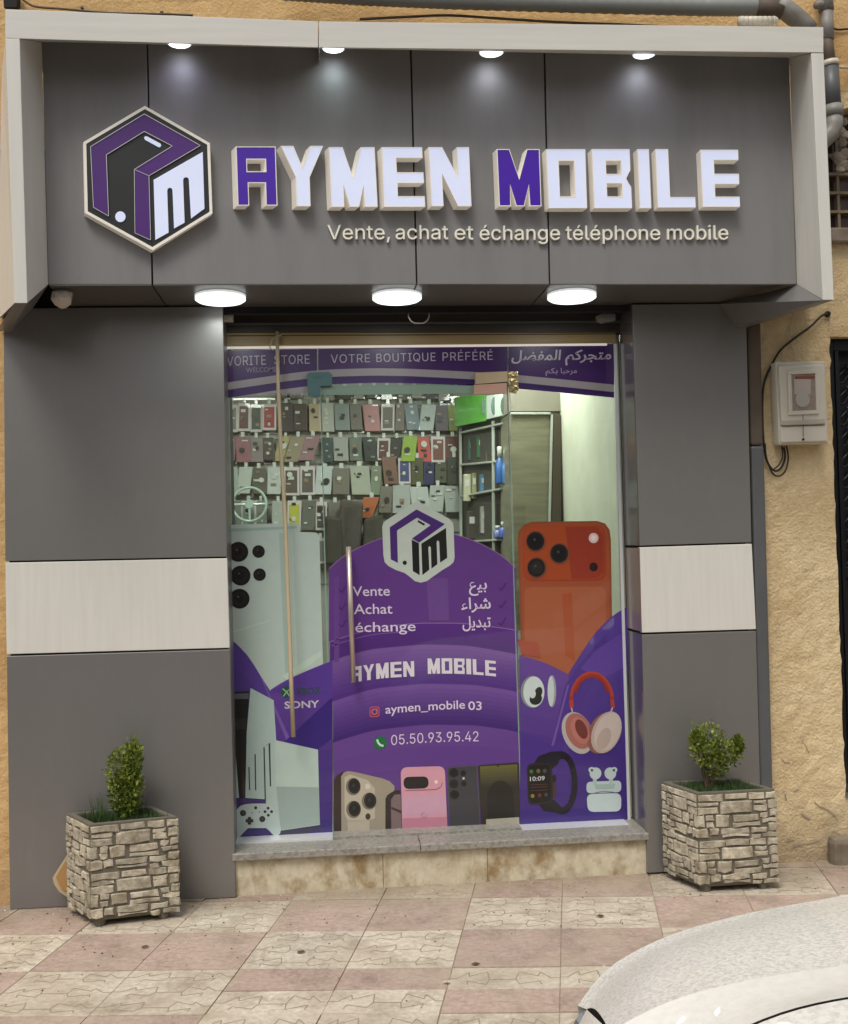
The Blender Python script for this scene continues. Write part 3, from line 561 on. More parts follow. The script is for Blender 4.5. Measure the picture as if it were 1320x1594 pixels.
# text helper -----------------------------------------------------------------
import os
try: SANS = bpy.data.fonts.load(os.path.join(bpy.utils.system_resource('DATAFILES'), 'fonts', 'Inter.woff2'))
except Exception: SANS = None
def text_geo(s, off=0.0, ext=0.0, res=3, sp=1.0, font=None):
    c = bpy.data.curves.new('t', 'FONT'); c.body = s
    if font:
        c.font = font; c.offset = off; c.resolution_u = res; c.space_character = sp; c.fill_mode = 'NONE'
        o = bpy.data.objects.new('t', c); COL.objects.link(o); dg = bpy.context.evaluated_depsgraph_get(); me = bpy.data.meshes.new_from_object(o.evaluated_get(dg))
        P = [(v.co.x, v.co.y) for v in me.vertices]; E = [tuple(e.vertices) for e in me.edges]
        bpy.data.objects.remove(o); bpy.data.curves.remove(c); bpy.data.meshes.remove(me)
        # follow each outline in drawing order so that overlapping strokes fill by winding number
        nb = {}
        for a, b in E: nb.setdefault(a, []).append(b); nb.setdefault(b, []).append(a)
        seen = set(); loops = []
        for st in sorted(nb):
            if st in seen: continue
            lp = [st]; seen.add(st); nx_ = st+1 if st+1 in nb[st] else nb[st][0]
            while nx_ not in seen:
                lp.append(nx_); seen.add(nx_); cand = [q for q in nb[nx_] if q not in seen]
                if not cand: break
                nx_ = cand[0]
            loops.append(lp)
        es = [(l[i], l[(i+1) % len(l)]) for l in loops for i in range(len(l))]
        V2, _, F2 = delaunay_2d_cdt([Vector(p) for p in P], es, [], 0, 1e-6)[:3]
        segs = [(P[a], P[b]) for a, b in es]; out = []
        for f in F2:
            cx = sum(V2[i].x for i in f)/len(f); cy = sum(V2[i].y for i in f)/len(f); wn = 0
            for (ax, ay), (bx, by) in segs:
                if (ay <= cy) != (by <= cy):
                    if (ax+(cy-ay)*(bx-ax)/(by-ay)) > cx: wn += 1 if by > ay else -1
            if wn != 0: out.append(list(f))
        vs = [Vector((v.x, v.y, 0)) for v in V2]
        if ext:
            cnt = {}
            for f in out:
                for i in range(len(f)): e = (f[i], f[(i+1) % len(f)]); cnt[e] = 1
            n = len(vs); vs = [Vector((v.x, v.y, ext)) for v in vs]+[Vector((v.x, v.y, -ext)) for v in vs]
            out = out+[[a, a+n, b+n, b] for a, b in cnt if (b, a) not in cnt]
        used = sorted({i for f in out for i in f}); mp = {i: k for k, i in enumerate(used)}
        return [vs[i] for i in used], [[mp[i] for i in f] for f in out]
    c.size = 1.0; c.offset = off; c.extrude = ext; c.resolution_u = res; c.space_character = sp
    o = bpy.data.objects.new('t', c); COL.objects.link(o); dg = bpy.context.evaluated_depsgraph_get(); me = bpy.data.meshes.new_from_object(o.evaluated_get(dg))
    vs = [v.co.copy() for v in me.vertices]; fs = [list(p.vertices) for p in me.polygons]
    bpy.data.objects.remove(o); bpy.data.curves.remove(c); bpy.data.meshes.remove(me); return vs, fs
def text_px(s, x0, y0, x1, y1, h, Y, off=.01, ext=0, depth=0, slant=0, arch=0, capH=None, sp=1.0, font=None):
    """baseline from photo pixel (x0,y0) to (x1,y1), capital height h px, on plane Y"""
    if capH is None: capH = .509 if font else .684
    vs, fs = text_geo(s, off, ext, sp=sp, font=font); xa = min(v.x for v in vs); xb = max(v.x for v in vs); W = xb-xa; out = []
    for v in vs:
        u = (v.x-xa)/W; k = h/capH; hh = v.y*k
        x = x0+(x1-x0)*u+slant*hh-.022*hh; y = y0+(y1-y0)*u-hh-arch*4*u*(1-u)
        yy = Y + ((0 if v.z > 0 else depth) if depth else 0); p = at(x, y, Y); out.append(Vector((p.x, yy, p.z)))
    return out, fs
def split_letters(vs, fs):
    par = list(range(len(vs)))
    def fd(a):
        while par[a] != a: par[a] = par[par[a]]; a = par[a]
        return a
    for f in fs:
        for i in f[1:]: par[fd(i)] = fd(f[0])
    # join coincident vertices
    seen = {}
    for i, v in enumerate(vs):
        k = (round(v.x, 5), round(v.z, 5))
        if k in seen: par[fd(i)] = fd(seen[k])
        else: seen[k] = i
    isl = {}
    for f in fs: isl.setdefault(fd(f[0]), []).append(f)
    L = []
    for k, ff in isl.items():
        xs_ = [vs[i].x for f in ff for i in f]; L.append([min(xs_), max(xs_), ff])
    L.sort(key=lambda t: t[0]); out = []
    for a, b_, ff in L:
        if out and a < out[-1][1]-.35*min(b_-a, out[-1][1]-out[-1][0]): out[-1][1] = max(out[-1][1], b_); out[-1][2] += ff
        else: out.append([a, b_, list(ff)])
    return out
sg = empty('slogan', at(820, 372, FY-.02), 'line of small cream raised letters under the shop name', 'lettering')
for word, x0, x1, y in [('Vente,', 510, 607, 372), ('achat', 616, 698, 372), ('et', 708, 737, 372.5), ('échange', 747, 872, 373), ('téléphone', 881, 1028, 373), ('mobile', 1039, 1134, 372.5)]:
    vs, fs2 = text_px(word, x0, y, x1, y, 22, FY-.014, off=.034, ext=.02, depth=.013, font=SANS)
    for a, b_, ff in split_letters(vs, fs2):
        ids = sorted({i for f in ff for i in f}); mp = {i: k for k, i in enumerate(ids)}
        m = MB(); m.add([vs[i] for i in ids], [[mp[i] for i in f] for f in ff]); m.build('letter', M['slog'], sg)
# ------------------------------------------------------------------ door recess : lintel, shutter slot, glowing reflection strip
GY = .25
rc = empty('shutter_box', (.5, .2, 2.6), 'dark shutter housing above the shop glass', 'shutter box')
b = MB(); q = [at(346, 494, .221), at(985, 490, .221), at(985, 517, .221), at(346, 517, .221)]; q[0].z = q[1].z = zS+.25; q[0].x = q[3].x = -.6; q[1].x = q[2].x = 1.6; b.hexa(q, [v+Vector((0, .09, 0)) for v in q]); b.build('front_board', M['dark'], rc)
b = MB(); q = [at(346, 503, .204), at(985, 499, .204), at(985, 502, .204), at(346, 506, .204)]; b.hexa(q, [v+Vector((0, .005, 0)) for v in q]); b.build('rail', M['pvcd'], rc)
b = MB(); pts = [at(636, 482, .05), at(636, 494, .05), at(640, 500, .05), at(646, 503, .05), at(659, 503, .05), at(665, 499, .05), at(668, 493, .05), at(668, 482, .05)]
b.tube(pts, .004, seg=8); b.tube([at(632, 483, .05), at(673, 481, .05)], .004, seg=8)
b.build('pull_loop', M['steel'], rc, smooth=True)
b = MB(); q = [at(348, 488, .1), at(363, 488, .1), at(363, 500, .1), at(348, 500, .1)]; b.hexa(q, [v+Vector((0, .03, 0)) for v in q]); b.build('latch', M['plastic'], rc, bevel=.003)
b = MB(); q = [at(928, 492, .1), at(938, 488, .1), at(958, 488, .1), at(958, 499, .1), at(938, 502, .1), at(930, 499, .1)]; b.prism(q, (0, .03, 0)); b.build('latch', M['steel'], rc, bevel=.003)
b = MB(); q = [at(350, 516, .235), at(958, 513, .235), at(959, 534, .235), at(350, 538, .235)]; b.hexa(q, [v+Vector((0, .04, 0)) for v in q]); o = b.build('lintel', M['gold'], bevel=.003); tag(o, 'tan grained lintel rail above the purple banner', 'lintel')
b = MB(); q = [at(350, 522, .233), at(958, 519, .233), at(958, 520.5, .233), at(350, 523.5, .233)]; b.hexa(q, [v+Vector((0, .003, 0)) for v in q]); b.build('groove', M['stem'], o)
b = MB(); q = [at(350, 539.5, .237), at(945, 534.5, .237), at(945, 537.5, .237), at(350, 543, .237)]; b.hexa(q, [v+Vector((0, .010, 0)) for v in q])
tag(b.build('reflection_strip', mat('glowing_reflection', lin(220, 210, 200), es=.38, emit=(1, .93, .86, 1), var=0)), 'thin glowing strip imitating a reflection under the tan lintel', 'reflection strip')  # glow put in to imitate a reflection, there is no lamp here
# plinth and sill
sr = MB(); a, c = at(366, 1330, .022), at(1003, 1300, .022)
xL, xR = at(362, 1350, .022).x, at(1006, 1330, .022).x
zt = -.016+.5*(at(420, 1330, .022).z+at(950, 1304, .022).z)
zt0 = at(420, 1328, .0).z; zt1 = at(950, 1303, .0).z
plinth = empty('doorstep', ((xL+xR)/2, .02, 0), 'beige stone plinth with speckled marble sill under the shop glass', 'doorstep')
cuts = [xL, at(597, 1380, .022).x, at(760, 1380, .022).x, xR]
for a, c in zip(cuts, cuts[1:]):
    b = MB(); b.box(a+.001, c-.001, .022, .4, -.03, zt-.002); b.build('plinth_slab', M['riser'], plinth, bevel=.001)
b = MB(); x_ = [xL-.0, at(655, 1330, .0).x, xR+.01]
for a, c in zip(x_, x_[1:]):
    b = MB(); b.box(a+.001, c-.001, -.004, .42, zt, zt+.035); b.build('sill_slab', M['sill'], plinth, bevel=.005)
# floor of the shop and inner room -------------------------------------------------
RX0, RX1, RY1 = -1.6, 1.44, 2.75
zf = zt+.034
room = empty('shop_interior', (0, 1.5, zf), 'lit shop interior behind the glass with plain pale walls', 'room')
room['kind'] = 'structure'
M['iwall'] = mat('pale_interior_wall', lin(214, 216, 196, .9), rough=.6, var=.06, vscale=2, col2=lin(196, 198, 176, .9), cscale=3)
M['irack'] = mat('grey_slat_wall', lin(182, 184, 174, .85), rough=.6, var=.1)
M['ifloor'] = mat('dark_floor', lin(90, 84, 76), rough=.5)
b = MB(); b.box(RX0, RX1, .42, RY1, zf-.1, zf-.001); b.build('floor', M['ifloor'], room)
b = MB(); b.box(RX1, RX1+.05, .29, RY1, zf, 2.9); b.build('right_wall', M['iwall'], room)
b = MB(); b.box(RX0-.05, RX0, .29, RY1, zf, 2.9); b.build('left_wall', M['iwall'], room)
b = MB(); b.box(RX0, RX1, RY1, RY1+.05, zf, 2.9); b.build('back_wall', M['irack'], room)
b = MB(); b.box(RX0, RX1, .29, RY1, 2.9, 2.95); b.build('ceiling', M['iwall'], room)
b = MB()
for k in range(16): z = 1.3+k*.115; b.box(RX0, .95, RY1-.012, RY1-.001, z, z+.09)
b.build('slat_board', M['irack'], room)
# ceiling tube lamps of the shop
for X in (-.6, .5, 1.1):
    o = empty('tube_lamp', (X, 1.3, 2.88), {-.6: 'shop ceiling tube lamp above the left glass pane', .5: 'shop ceiling tube lamp above the middle of the room', 1.1: 'shop ceiling tube lamp beside the pale right wall'}[X], 'lamp', 'tube lamps on the shop ceiling')
    b = MB(); b.box(X-.03, X+.03, .7, 1.9, 2.86, 2.899); b.build('housing', M['plastic'], o)
    b = MB(); b.tube([(X, .75, 2.84), (X, 1.85, 2.84)], .018, seg=10); b.build('tube', M['lamp'], o, smooth=True)
    l = bpy.data.lights.new('tube_light', 'AREA'); l.shape = 'RECTANGLE'; l.size = .15; l.size_y = 1.1; l.energy = 20; l.color = (1, 1, .94)
    lo = bpy.data.objects.new('tube_light', l); COL.objects.link(lo); lo.parent = o; lo.location = (0, 0, -.08)
# ------------------------------------------------------------------ packs on the back wall
PY = RY1-.06
def cm(r, g, b_):
    a = (r+g+b_)/3; return pm(round(r*.86+a*.15), round(g*.80+a*.17), round(b_*.86+a*.13), 1.05, .4)
WHITE = (206, 206, 200); 
rows = {
 'highest': (602, 622, [(430, 446, 'shadowy grey', (90, 88, 82), 0), (452, 470, 'dusty grey', (120, 118, 108), 0), (505, 520, 'pale steel', (150, 158, 150), 0), (526, 546, 'black cable', (52, 56, 54), 0), (552, 566, 'silver cable', (150, 156, 150), 0), (572, 588, 'dark cable', (60, 60, 58), 0), (594, 610, 'ash cable', (120, 120, 112), 0), (618, 632, 'gunmetal', (84, 84, 82), 0), (640, 655, 'misty grey', (146, 152, 144), 0), (662, 676, 'coal', (60, 58, 56), 0), (684, 700, 'light steel', (140, 146, 140), 0)]),
 'top': (628, 671, [(351, 369, 'grey', (120, 122, 112), 1), (371, 388, 'dark red', (98, 44, 44), 1), (390, 407, 'dark green', (60, 74, 58), 1), (409, 429, 'bright red', (170, 40, 44), 1), (436, 456, 'charcoal', (64, 58, 56), 0), (458, 477, 'brown black', (76, 68, 62), 0), (482, 498, 'beige', (186, 176, 140), 0), (502, 519, 'silver white', (180, 190, 178), 0), (522, 543, 'pale teal', (130, 150, 144), 0), (546, 562, 'smoke grey', (112, 116, 106), 0), (567, 590, 'pink', (186, 130, 130), 0), (594, 613, 'slate', (92, 92, 84), 1), (616, 629, 'ash grey', (110, 104, 96), 0), (632, 651, 'steel blue', (116, 138, 146), 0), (655, 676, 'ice blue', (172, 190, 182), 0), (678, 697, 'plum grey', (88, 82, 86), 0), (699, 712, 'yellow green', (142, 160, 80), 0)]),
 'second': (680, 718, [(351, 366, 'mauve', (140, 104, 116), 0), (368, 389, 'rose', (150, 100, 108), 0), (391, 408, 'silver', (136, 132, 128), 0), (410, 426, 'dark', (80, 74, 70), 0), (431, 446, 'pale yellow', (176, 170, 110), 0), (448, 468, 'khaki', (150, 146, 116), 0), (470, 492, 'dusty pink', (156, 120, 126), 0), (504, 517, 'deep teal', (60, 84, 84), 0), (520, 541, 'frosted white', (160, 172, 162), 0), (545, 562, 'sea grey', (108, 124, 112), 0), (567, 585, 'bottle green', (48, 64, 58), 0), (588, 606, 'maroon', (98, 56, 52), 1), (608, 623, 'black', (46, 48, 44), 0), (627, 647, 'lime green', (146, 190, 60), 0), (651, 669, 'coral red', (206, 84, 72), 0), (672, 692, 'rust brown', (126, 78, 64), 1), (694, 714, 'chestnut', (110, 66, 54), 0)]),
 'third': (727, 770, [(351, 370, 'mint', (160, 184, 170), 0), (371, 390, 'white', (184, 200, 188), 0), (393, 414, 'olive grey', (96, 98, 84), 0), (417, 436, 'snow white', (190, 206, 196), 0), (442, 465, 'earth brown', (94, 88, 74), 1), (468, 489, 'graphite', (98, 96, 90), 1), (492, 516, 'pearl white', (190, 208, 200), 0), (519, 543, 'stone grey', (120, 122, 108), 0), (547, 575, 'pale green', (170, 184, 162), 0), (578, 592, 'sage', (122, 144, 118), 0), (597, 617, 'copper brown', (130, 96, 80), 0), (621, 638, 'blue', (66, 78, 130), 1), (641, 658, 'olive', (88, 92, 56), 0), (660, 675, 'navy', (52, 56, 100), 0), (678, 695, 'moss', (92, 98, 74), 0), (697, 716, 'dark green', (66, 72, 56), 0)]),
 'fourth': (780, 826, [(356, 374, 'light grey', (140, 154, 144), 0), (400, 414, 'mist grey', (130, 140, 130), 0), (424, 441, 'clear white', (170, 186, 174), 0), (448, 468, 'neon rainbow', (190, 200, 70), 1), (471, 490, 'iron grey', (104, 112, 102), 0), (376, 398, 'faded mint', (140, 160, 150), 1), (492, 508, 'soot', (84, 84, 78), 1), (535, 552, 'tarnished', (110, 104, 92), 1), (512, 532, 'ashen', (118, 122, 110), 0), (561, 584, 'orange', (186, 104, 60), 0), (592, 609, 'drab grey', (120, 120, 104), 0), (612, 638, 'grey white', (170, 184, 174), 0), (641, 667, 'bright white', (186, 200, 190), 0), (669, 690, 'cloudy white', (176, 190, 180), 0), (693, 714, 'chalk white', (166, 180, 168), 0)]),
 'lowest': (836, 878, [(352, 372, 'hidden grey', (110, 112, 106), 0), (468, 486, 'weathered grey', (110, 112, 104), 1), (490, 508, 'pewter', (128, 134, 126), 1), (512, 530, 'brown', (96, 80, 66), 0), (574, 592, 'beige brown', (130, 116, 96), 1), (716, 736, 'umber', (92, 80, 64), 0), (742, 760, 'white striped', (176, 178, 170), 1)])}
lblm = pm(200, 204, 196, 1.1, .4)
for rn, (y0, y1, items) in rows.items():
    for idx, (xa, xb, cn, rgb, fr) in enumerate(items):
        ya, yb = y0, y1
        if xa > 590 and rn in ('third', 'fourth'): ya -= 14 if rn == 'third' else 24; yb -= 16 if rn == 'third' else 28
        if cn == 'orange': ya, yb = 772, 806
        xa -= 1; xb += 1.2; ya += random.uniform(-2, 2); yb += random.uniform(-2, 2); tl = random.uniform(-2.5, 2.5) if not fr else random.uniform(-.5, .5)
        if cn in ('khaki', 'dusty pink', 'pale yellow', 'orange'): tl = 6
        y_ = PY-random.uniform(0, .03)
        q = [at(xa+tl, ya, y_), at(xb+tl, ya, y_), at(xb-tl, yb, y_), at(xa-tl, yb, y_)]
        o = empty('phone_case_pack', (q[0]+q[2])/2, '%s phone pack in the %s hanging row %s' % (cn, rn, 'above the printed white phone' if xb < 430 else 'just right of the wooden pole' if xb < 500 else 'behind the left door half' if xb < 610 else 'behind the right door half'), 'phone pack', 'phone accessory packs on the back wall')
        b = MB(); b.hexa(q, [v+Vector((0, .022, 0)) for v in q]); b.build('pack_body', cm(*(WHITE if fr else rgb)), o, bevel=.004)
        mid = (q[0]+q[1])/2; b = MB(); w_ = (q[1]-q[0])*.12; b.hexa([mid-w_, mid+w_, mid+w_+Vector((0, 0, .035)), mid-w_+Vector((0, 0, .035))], [v+Vector((0, .004, 0)) for v in [mid-w_, mid+w_, mid+w_+Vector((0, 0, .035)), mid-w_+Vector((0, 0, .035))]]); b.build('hang_tab', lblm, o)
        L_ = lambda u, v, d: (q[0]*(1-u)+q[1]*u)*(1-v)+(q[3]*(1-u)+q[2]*u)*v+Vector((0, -d, 0))
        if fr:
            b = MB(); b.hexa([L_(.14, .12, .003), L_(.86, .12, .003), L_(.86, .9, .003), L_(.14, .9, .003)], [L_(.14, .12, -.002), L_(.86, .12, -.002), L_(.86, .9, -.002), L_(.14, .9, -.002)]); b.build('pack_window', cm(*rgb), o)
        d = .006; b = MB()
        for q_ in range(random.randint(2, 4)):
            u0 = random.uniform(.1, .5); v0 = random.uniform(.05, .8); du = random.uniform(.15, .4); dv = random.uniform(.03, .12); d += .0008
            b.poly([L_(u0, v0, d), L_(u0+du, v0, d), L_(u0+du, v0+dv, d), L_(u0, v0+dv, d)], random.choice([0, 0, 1, 2]))
        if random.random() < .6:
            cu, cv, ru = random.uniform(.35, .65), random.uniform(.2, .6), random.uniform(.12, .24); b.add([L_(cu+ru*math.cos(t), cv+ru*.55*math.sin(t), d+.001) for t in [k*.628 for k in range(10)]], [list(range(10))], random.choice([0, 1]))
        b.build('print', [lblm, cm(52, 52, 50), cm(150, 132, 96)], o)
# peg rails
for k, (y, lab) in enumerate([(622, 'pale display rail holding the top row of packs'), (675, 'pale display rail holding the second row of packs'), (722, 'pale display rail holding the third row of packs'), (775, 'pale display rail holding the fourth row of packs')]):
    a, c = at(340, y+1, PY+.035), at(716, y-2, PY+.035); b = MB(); b.hexa([a, c, c+Vector((0, 0, .014)), a+Vector((0, 0, .014))], [v+Vector((0, .01, 0)) for v in (a, c, c+Vector((0, 0, .014)), a+Vector((0, 0, .014)))])
    tag(b.build('display_rail', M['steel']), lab, 'rail', 'display rails on the back wall')
# toy steering wheel
c = at(388, 785, PY-.12); o = empty('steering_wheel', c, 'pale grey toy steering wheel hanging among the packs at left', 'steering wheel')
R_ = 26/FPX*(PY+4.83); M['palew'] = pm(176, 196, 184, 1.1)
b = MB(); b.tube([c+Vector((R_*math.cos(t), 0, R_*math.sin(t))) for t in [k*2*math.pi/32 for k in range(33)]], .010, seg=8, caps=False); b.build('rim', M['palew'], o, smooth=True)
b = MB(); b.tube([c+Vector((-R_, 0, 0)), c, c+Vector((R_, 0, 0))], .009, seg=8); b.tube([c, c+Vector((0, 0, -R_))], .009, seg=8); b.lathe(c, [(.03, -.01), (.034, 0), (.03, .01)], axis='y', seg=16); b.build('spokes', M['palew'], o)
# dark pouches hanging low
for P, rgb, lab in (([(530, 776), (566, 782), (560, 872), (522, 868)], (84, 79, 74), 'large dark grey pouch hanging low behind the left half of the door'), ([(506, 802), (531, 806), (534, 880), (506, 880)], (70, 68, 62), 'dark pouch hanging leftmost below the packs behind the door'), ([(566, 808), (596, 800), (600, 866), (564, 872)], (78, 74, 66), 'dark brown grey pouch below the tilted orange pack')):
    q = [at(x, y, PY-.08-random.uniform(0, .05)) for x, y in P]; b = MB(); b.hexa(q, [v+Vector((0, .05, 0)) for v in q]); o = b.build('dark_pouch', mat('dark_pouch_cloth', lin(*rgb), rough=.9, var=.25, vscale=12, bump=.6, bscale=12), bevel=.02); tag(o, lab, 'pouch', 'dark pouches below the packs')
# side shelving unit with coloured boxes
su = empty('shelf_unit', at(755, 820, 2.0), 'white side shelf unit with green headboard and bottles behind the door', 'shelf')
M['shw'] = mat('white_shelf_board', lin(190, 196, 184, .9), rough=.5)
M['shb'] = mat('dark_shelf_back', lin(86, 84, 76), rough=.7, var=.15)
def q4(P, Ys): return [at(x, y, Y) for (x, y), Y in zip(P, Ys)]
def qbox(P, Ys, vec, m, name, par, bev=.002):
    q = q4(P, Ys); b = MB(); b.hexa(q, [v+Vector(vec) for v in q]); return b.build(name, m, par, bevel=bev)
YA, YB = 2.55, 1.75
qbox([(712, 655), (792, 640), (794, 880), (716, 860)], [YA+.1, YB+.12, YB+.12, YA+.1], (.02, .02, 0), M['shb'], 'back_board', su)
for xx, yt, Y in ((717, 665, YA), (768, 655, 2.0), (791, 650, YB)): qbox([(xx-2, yt), (xx+2, yt), (xx+3, 870), (xx-1, 870)], [Y]*4, (0, .03, 0), M['shw'], 'upright', su)
for (ya, yb) in ((672, 655), (722, 715), (771, 757), (842, 838)): qbox([(716, ya), (792, yb), (792, yb+3), (716, ya+3)], [YA, YB, YB, YA], (.04, .08, 0), M['shw'], 'shelf_board', su)
qbox([(709, 618), (757, 612), (757, 655), (709, 664)], [YA-.05, 2.05, 2.05, YA-.05], (0, .03, 0), pm(96, 168, 70, 1.2), 'green_headboard', su)
qbox([(744, 617), (790, 612), (790, 645), (744, 656)], [2.2, YB-.03, YB-.03, 2.2], (0, .02, 0), pm(204, 214, 204, 1.2), 'white_headboard', su)
for cx in (755, 769, 784):
    b = MB(); Y0 = 2.2-(cx-744)/46*.48-.02; b.add([at(cx+5*math.cos(t), 632+14*math.sin(t), Y0) for t in [k*.5236 for k in range(12)]], [list(range(12))]); b.build('dark_oval', pm(70, 84, 80), su)
k = 0
for (x0, y0, x1, y1, Y, rgb, lab) in [(729, 682, 742, 716, 2.45, (44, 110, 92), 'dark teal box upright on the upper side shelf'), (743, 678, 756, 712, 2.3, (58, 122, 76), 'green box on the upper side shelf'), (757, 682, 766, 722, 2.2, (176, 168, 150), 'pale grey box pair on the upper side shelf'), (722, 738, 733, 780, 2.4, (190, 196, 160), 'cream box on the middle side shelf'), (735, 736, 742, 776, 2.35, (150, 160, 110), 'narrow sage box on the middle side shelf'), (748, 738, 757, 768, 2.25, (80, 140, 180), 'light blue box on the middle side shelf'), (758, 736, 767, 768, 2.2, (200, 210, 206), 'white box on the middle side shelf'), (749, 788, 757, 830, 2.25, (190, 190, 180), 'white tall box on the lower side shelf'), (759, 786, 765, 830, 2.2, (160, 164, 150), 'grey tall box on the lower side shelf'), (728, 796, 742, 838, 2.4, (82, 78, 70), 'dark box on the lower side shelf')]:
    q = [at(x0, y0, Y), at(x1, y0, Y), at(x1, y1, Y), at(x0, y1, Y)]; b = MB(); b.hexa(q, [v+Vector((0, .07, 0)) for v in q]); o = b.build('product_box', cm(*rgb), bevel=.003); tag(o, lab, 'box', 'boxes on the side shelf')
    b = MB(); L_ = lambda u, v, d: (q[0]*(1-u)+q[1]*u)*(1-v)+(q[3]*(1-u)+q[2]*u)*v+Vector((0, -d, 0)); b.poly([L_(.2, .2, .002), L_(.8, .2, .002), L_(.8, .45, .002), L_(.2, .45, .002)]); b.build('print', lblm, o)
for (cx, y0, y1, Y, rgb, lab) in [(779, 695, 753, 1.85, (40, 96, 170), 'blue spray bottle with white cap on the side shelf'), (789, 700, 754, 1.8, (60, 120, 180), 'pale blue bottle behind the spray bottle'), (784, 812, 838, 1.85, (70, 100, 190), 'blue bottle on the lower side shelf'), (775, 818, 838, 1.9, (110, 120, 180), 'short lilac bottle on the lower side shelf')]:
    p1, p0 = at(cx, y0, Y), at(cx, y1, Y); h = p1.z-p0.z; o = empty('bottle', p0, lab, 'bottle', 'bottles on the side shelf')
    b = MB(); b.lathe(p0, [(.028, 0), (.030, .01), (.030, h*.55), (.014, h*.68), (.012, h*.72)], seg=14); b.build('bottle_body', cm(*rgb), o, smooth=True)
    b = MB(); b.lathe(p0, [(.016, h*.72), (.016, h*.98), (.012, h)], seg=14); b.build('cap', lblm, o, smooth=True)
# brown cabinet at the right
cb = empty('wooden_cabinet', at(835, 900, 1.5), 'tall brown cabinet with glazed front beside the pale right wall', 'cabinet')
M['wal'] = mat('streaky_brown_panel', lin(134, 130, 106, .9), rough=.4, var=.3, vscale=7, stretch=(.5, 1, 4), col2=lin(150, 146, 120, .9), thr=(.5, .8), cscale=4)
qbox([(796, 641), (874, 641), (874, 1000), (796, 1000)], [1.52]*4, (0, .4, 0), M['wal'], 'panel', cb)
qbox([(795, 600), (876, 612), (874, 640), (795, 640)], [1.5]*4, (0, .4, 0), mat('grey_cabinet_top', lin(150, 144, 130, .9), rough=.5), 'top_panel', cb)
qbox([(795, 641.5), (857, 641.5), (857, 645), (795, 645)], [1.49]*4, (0, .02, 0), M['shw'], 'top_rail', cb)
q = [at(858, 645, 1.49), at(861, 645, 1.49), at(853, 1000, 1.49), at(850, 1000, 1.49)]; b = MB(); b.hexa(q, [v+Vector((0, .02, 0)) for v in q]); b.build('door_edge', M['shw'], cb)
qbox([(862, 646), (874, 646), (874, 1000), (856, 1000)], [1.49]*4, (0, .02, 0), mat('dark_brown_edge', lin(76, 66, 52), rough=.5), 'side_strip', cb)
# ------------------------------------------------------------------ glazing
def gpane(P, name, par, t=.008):
    q = [at(x, y, GY) for x, y in P]; b = MB(); b.hexa(q, [v+Vector((0, t, 0)) for v in q]); return b.build(name, M['glass'], par)
gl = empty('left_glass_panel', at(430, 1306, GY), 'fixed glass panel left of the door with console and white phone prints', 'glass panel')
gpane([(346, 545), (494, 543), (518, 1303), (364, 1310)], 'pane', gl)
gd = empty('glass_door', at(660, 1296, GY), 'frameless glass shop door with purple dome print and phone pictures', 'door')
gpane([(499, 603), (789, 598), (812, 1290), (519.5, 1303)], 'pane', gd)
gr = empty('right_glass_panel', at(895, 1283, GY), 'fixed glass panel right of the door with orange phone and headphone prints', 'glass panel')
gpane([(791, 540), (959, 536), (980, 1280), (813.5, 1289)], 'pane', gr)
gt = empty('transom_glass', at(640, 600, GY), 'glass strip above the door with the central part of the purple banner', 'glass panel')
gpane([(494.5, 543), (790.5, 540), (791, 597), (496, 601)], 'pane', gt)
slab([(497, 601), (790, 597), (790, 600), (497, 604)], GY-.001, M['edge'], 'top_edge', gd, .008)
slab([(500, 603), (741, 600), (741, 612), (500, 615)], GY-.0015, mat('frosted_top_rail', lin(150, 176, 160, .85), rough=.3, var=.05), 'top_rail', gd, .008)
slab([(497.5, 604), (499.2, 604), (519, 1303), (517.2, 1303)], GY-.0012, M['edge'], 'edge_strip', gd, .010)
slab([(789.5, 600), (791, 600), (813, 1290), (811.5, 1290)], GY-.0012, M['edge'], 'edge_strip', gd, .010)
# aluminium channels and jambs
slab([(955.5, 535), (960, 535), (982, 1282), (977.5, 1282)], GY-.008, M['alu'], 'jamb_channel', gr, .03)
slab([(813, 1291.5), (979, 1283), (979, 1286), (813, 1294.5)], .15, M['alu'], 'bottom_channel', gr, .1)
slab([(365, 1312), (518, 1304), (518, 1307), (365, 1315)], .15, M['alu'], 'bottom_channel', gl, .1)
slab([(519, 1303), (812, 1289), (812, 1297), (519, 1312)], .15, M['sill'], 'threshold_strip', plinth, .1)
# patch fittings
M['teal'] = mat('teal_wrapped_metal', lin(84, 122, 124, .9), rough=.25, metal=.3, var=.1, coat=.4)
M['brass'] = mat('polished_brass_fitting', lin(222, 200, 164), rough=.3, metal=.5, var=.2, vscale=5)
M['rose'] = mat('rose_film_fitting', lin(214, 170, 152), rough=.35, metal=.2, var=.1)
M['crump'] = mat('crumpled_gold_film', lin(200, 180, 130), rough=.2, metal=.9, var=.2, bump=1, bscale=40)
pf = empty('hinge_fitting', at(496, 600, GY), 'teal wrapped patch fitting at the top left corner of the door', 'fitting')
slab([(478, 583), (481, 580), (512, 579), (517, 583), (517, 600), (499, 601), (498, 617), (494, 619), (479, 615)], GY-.022, M['teal'], 'cover', pf, .02)
slab([(489, 582), (502, 582), (502, 588), (489, 588)], GY-.024, pm(60, 96, 98), 'screw_cap', pf, .003)
pf = empty('hinge_fitting', at(770, 600, GY), 'shiny gold and rose patch fitting at the top right corner of the door', 'fitting')
slab([(740, 580), (790, 578), (790, 594), (740, 598)], GY-.024, M['brass'], 'upper_cover', pf, .022)
slab([(738, 599), (789, 596), (789, 612), (738, 614)], GY-.026, M['rose'], 'lower_cover', pf, .024)
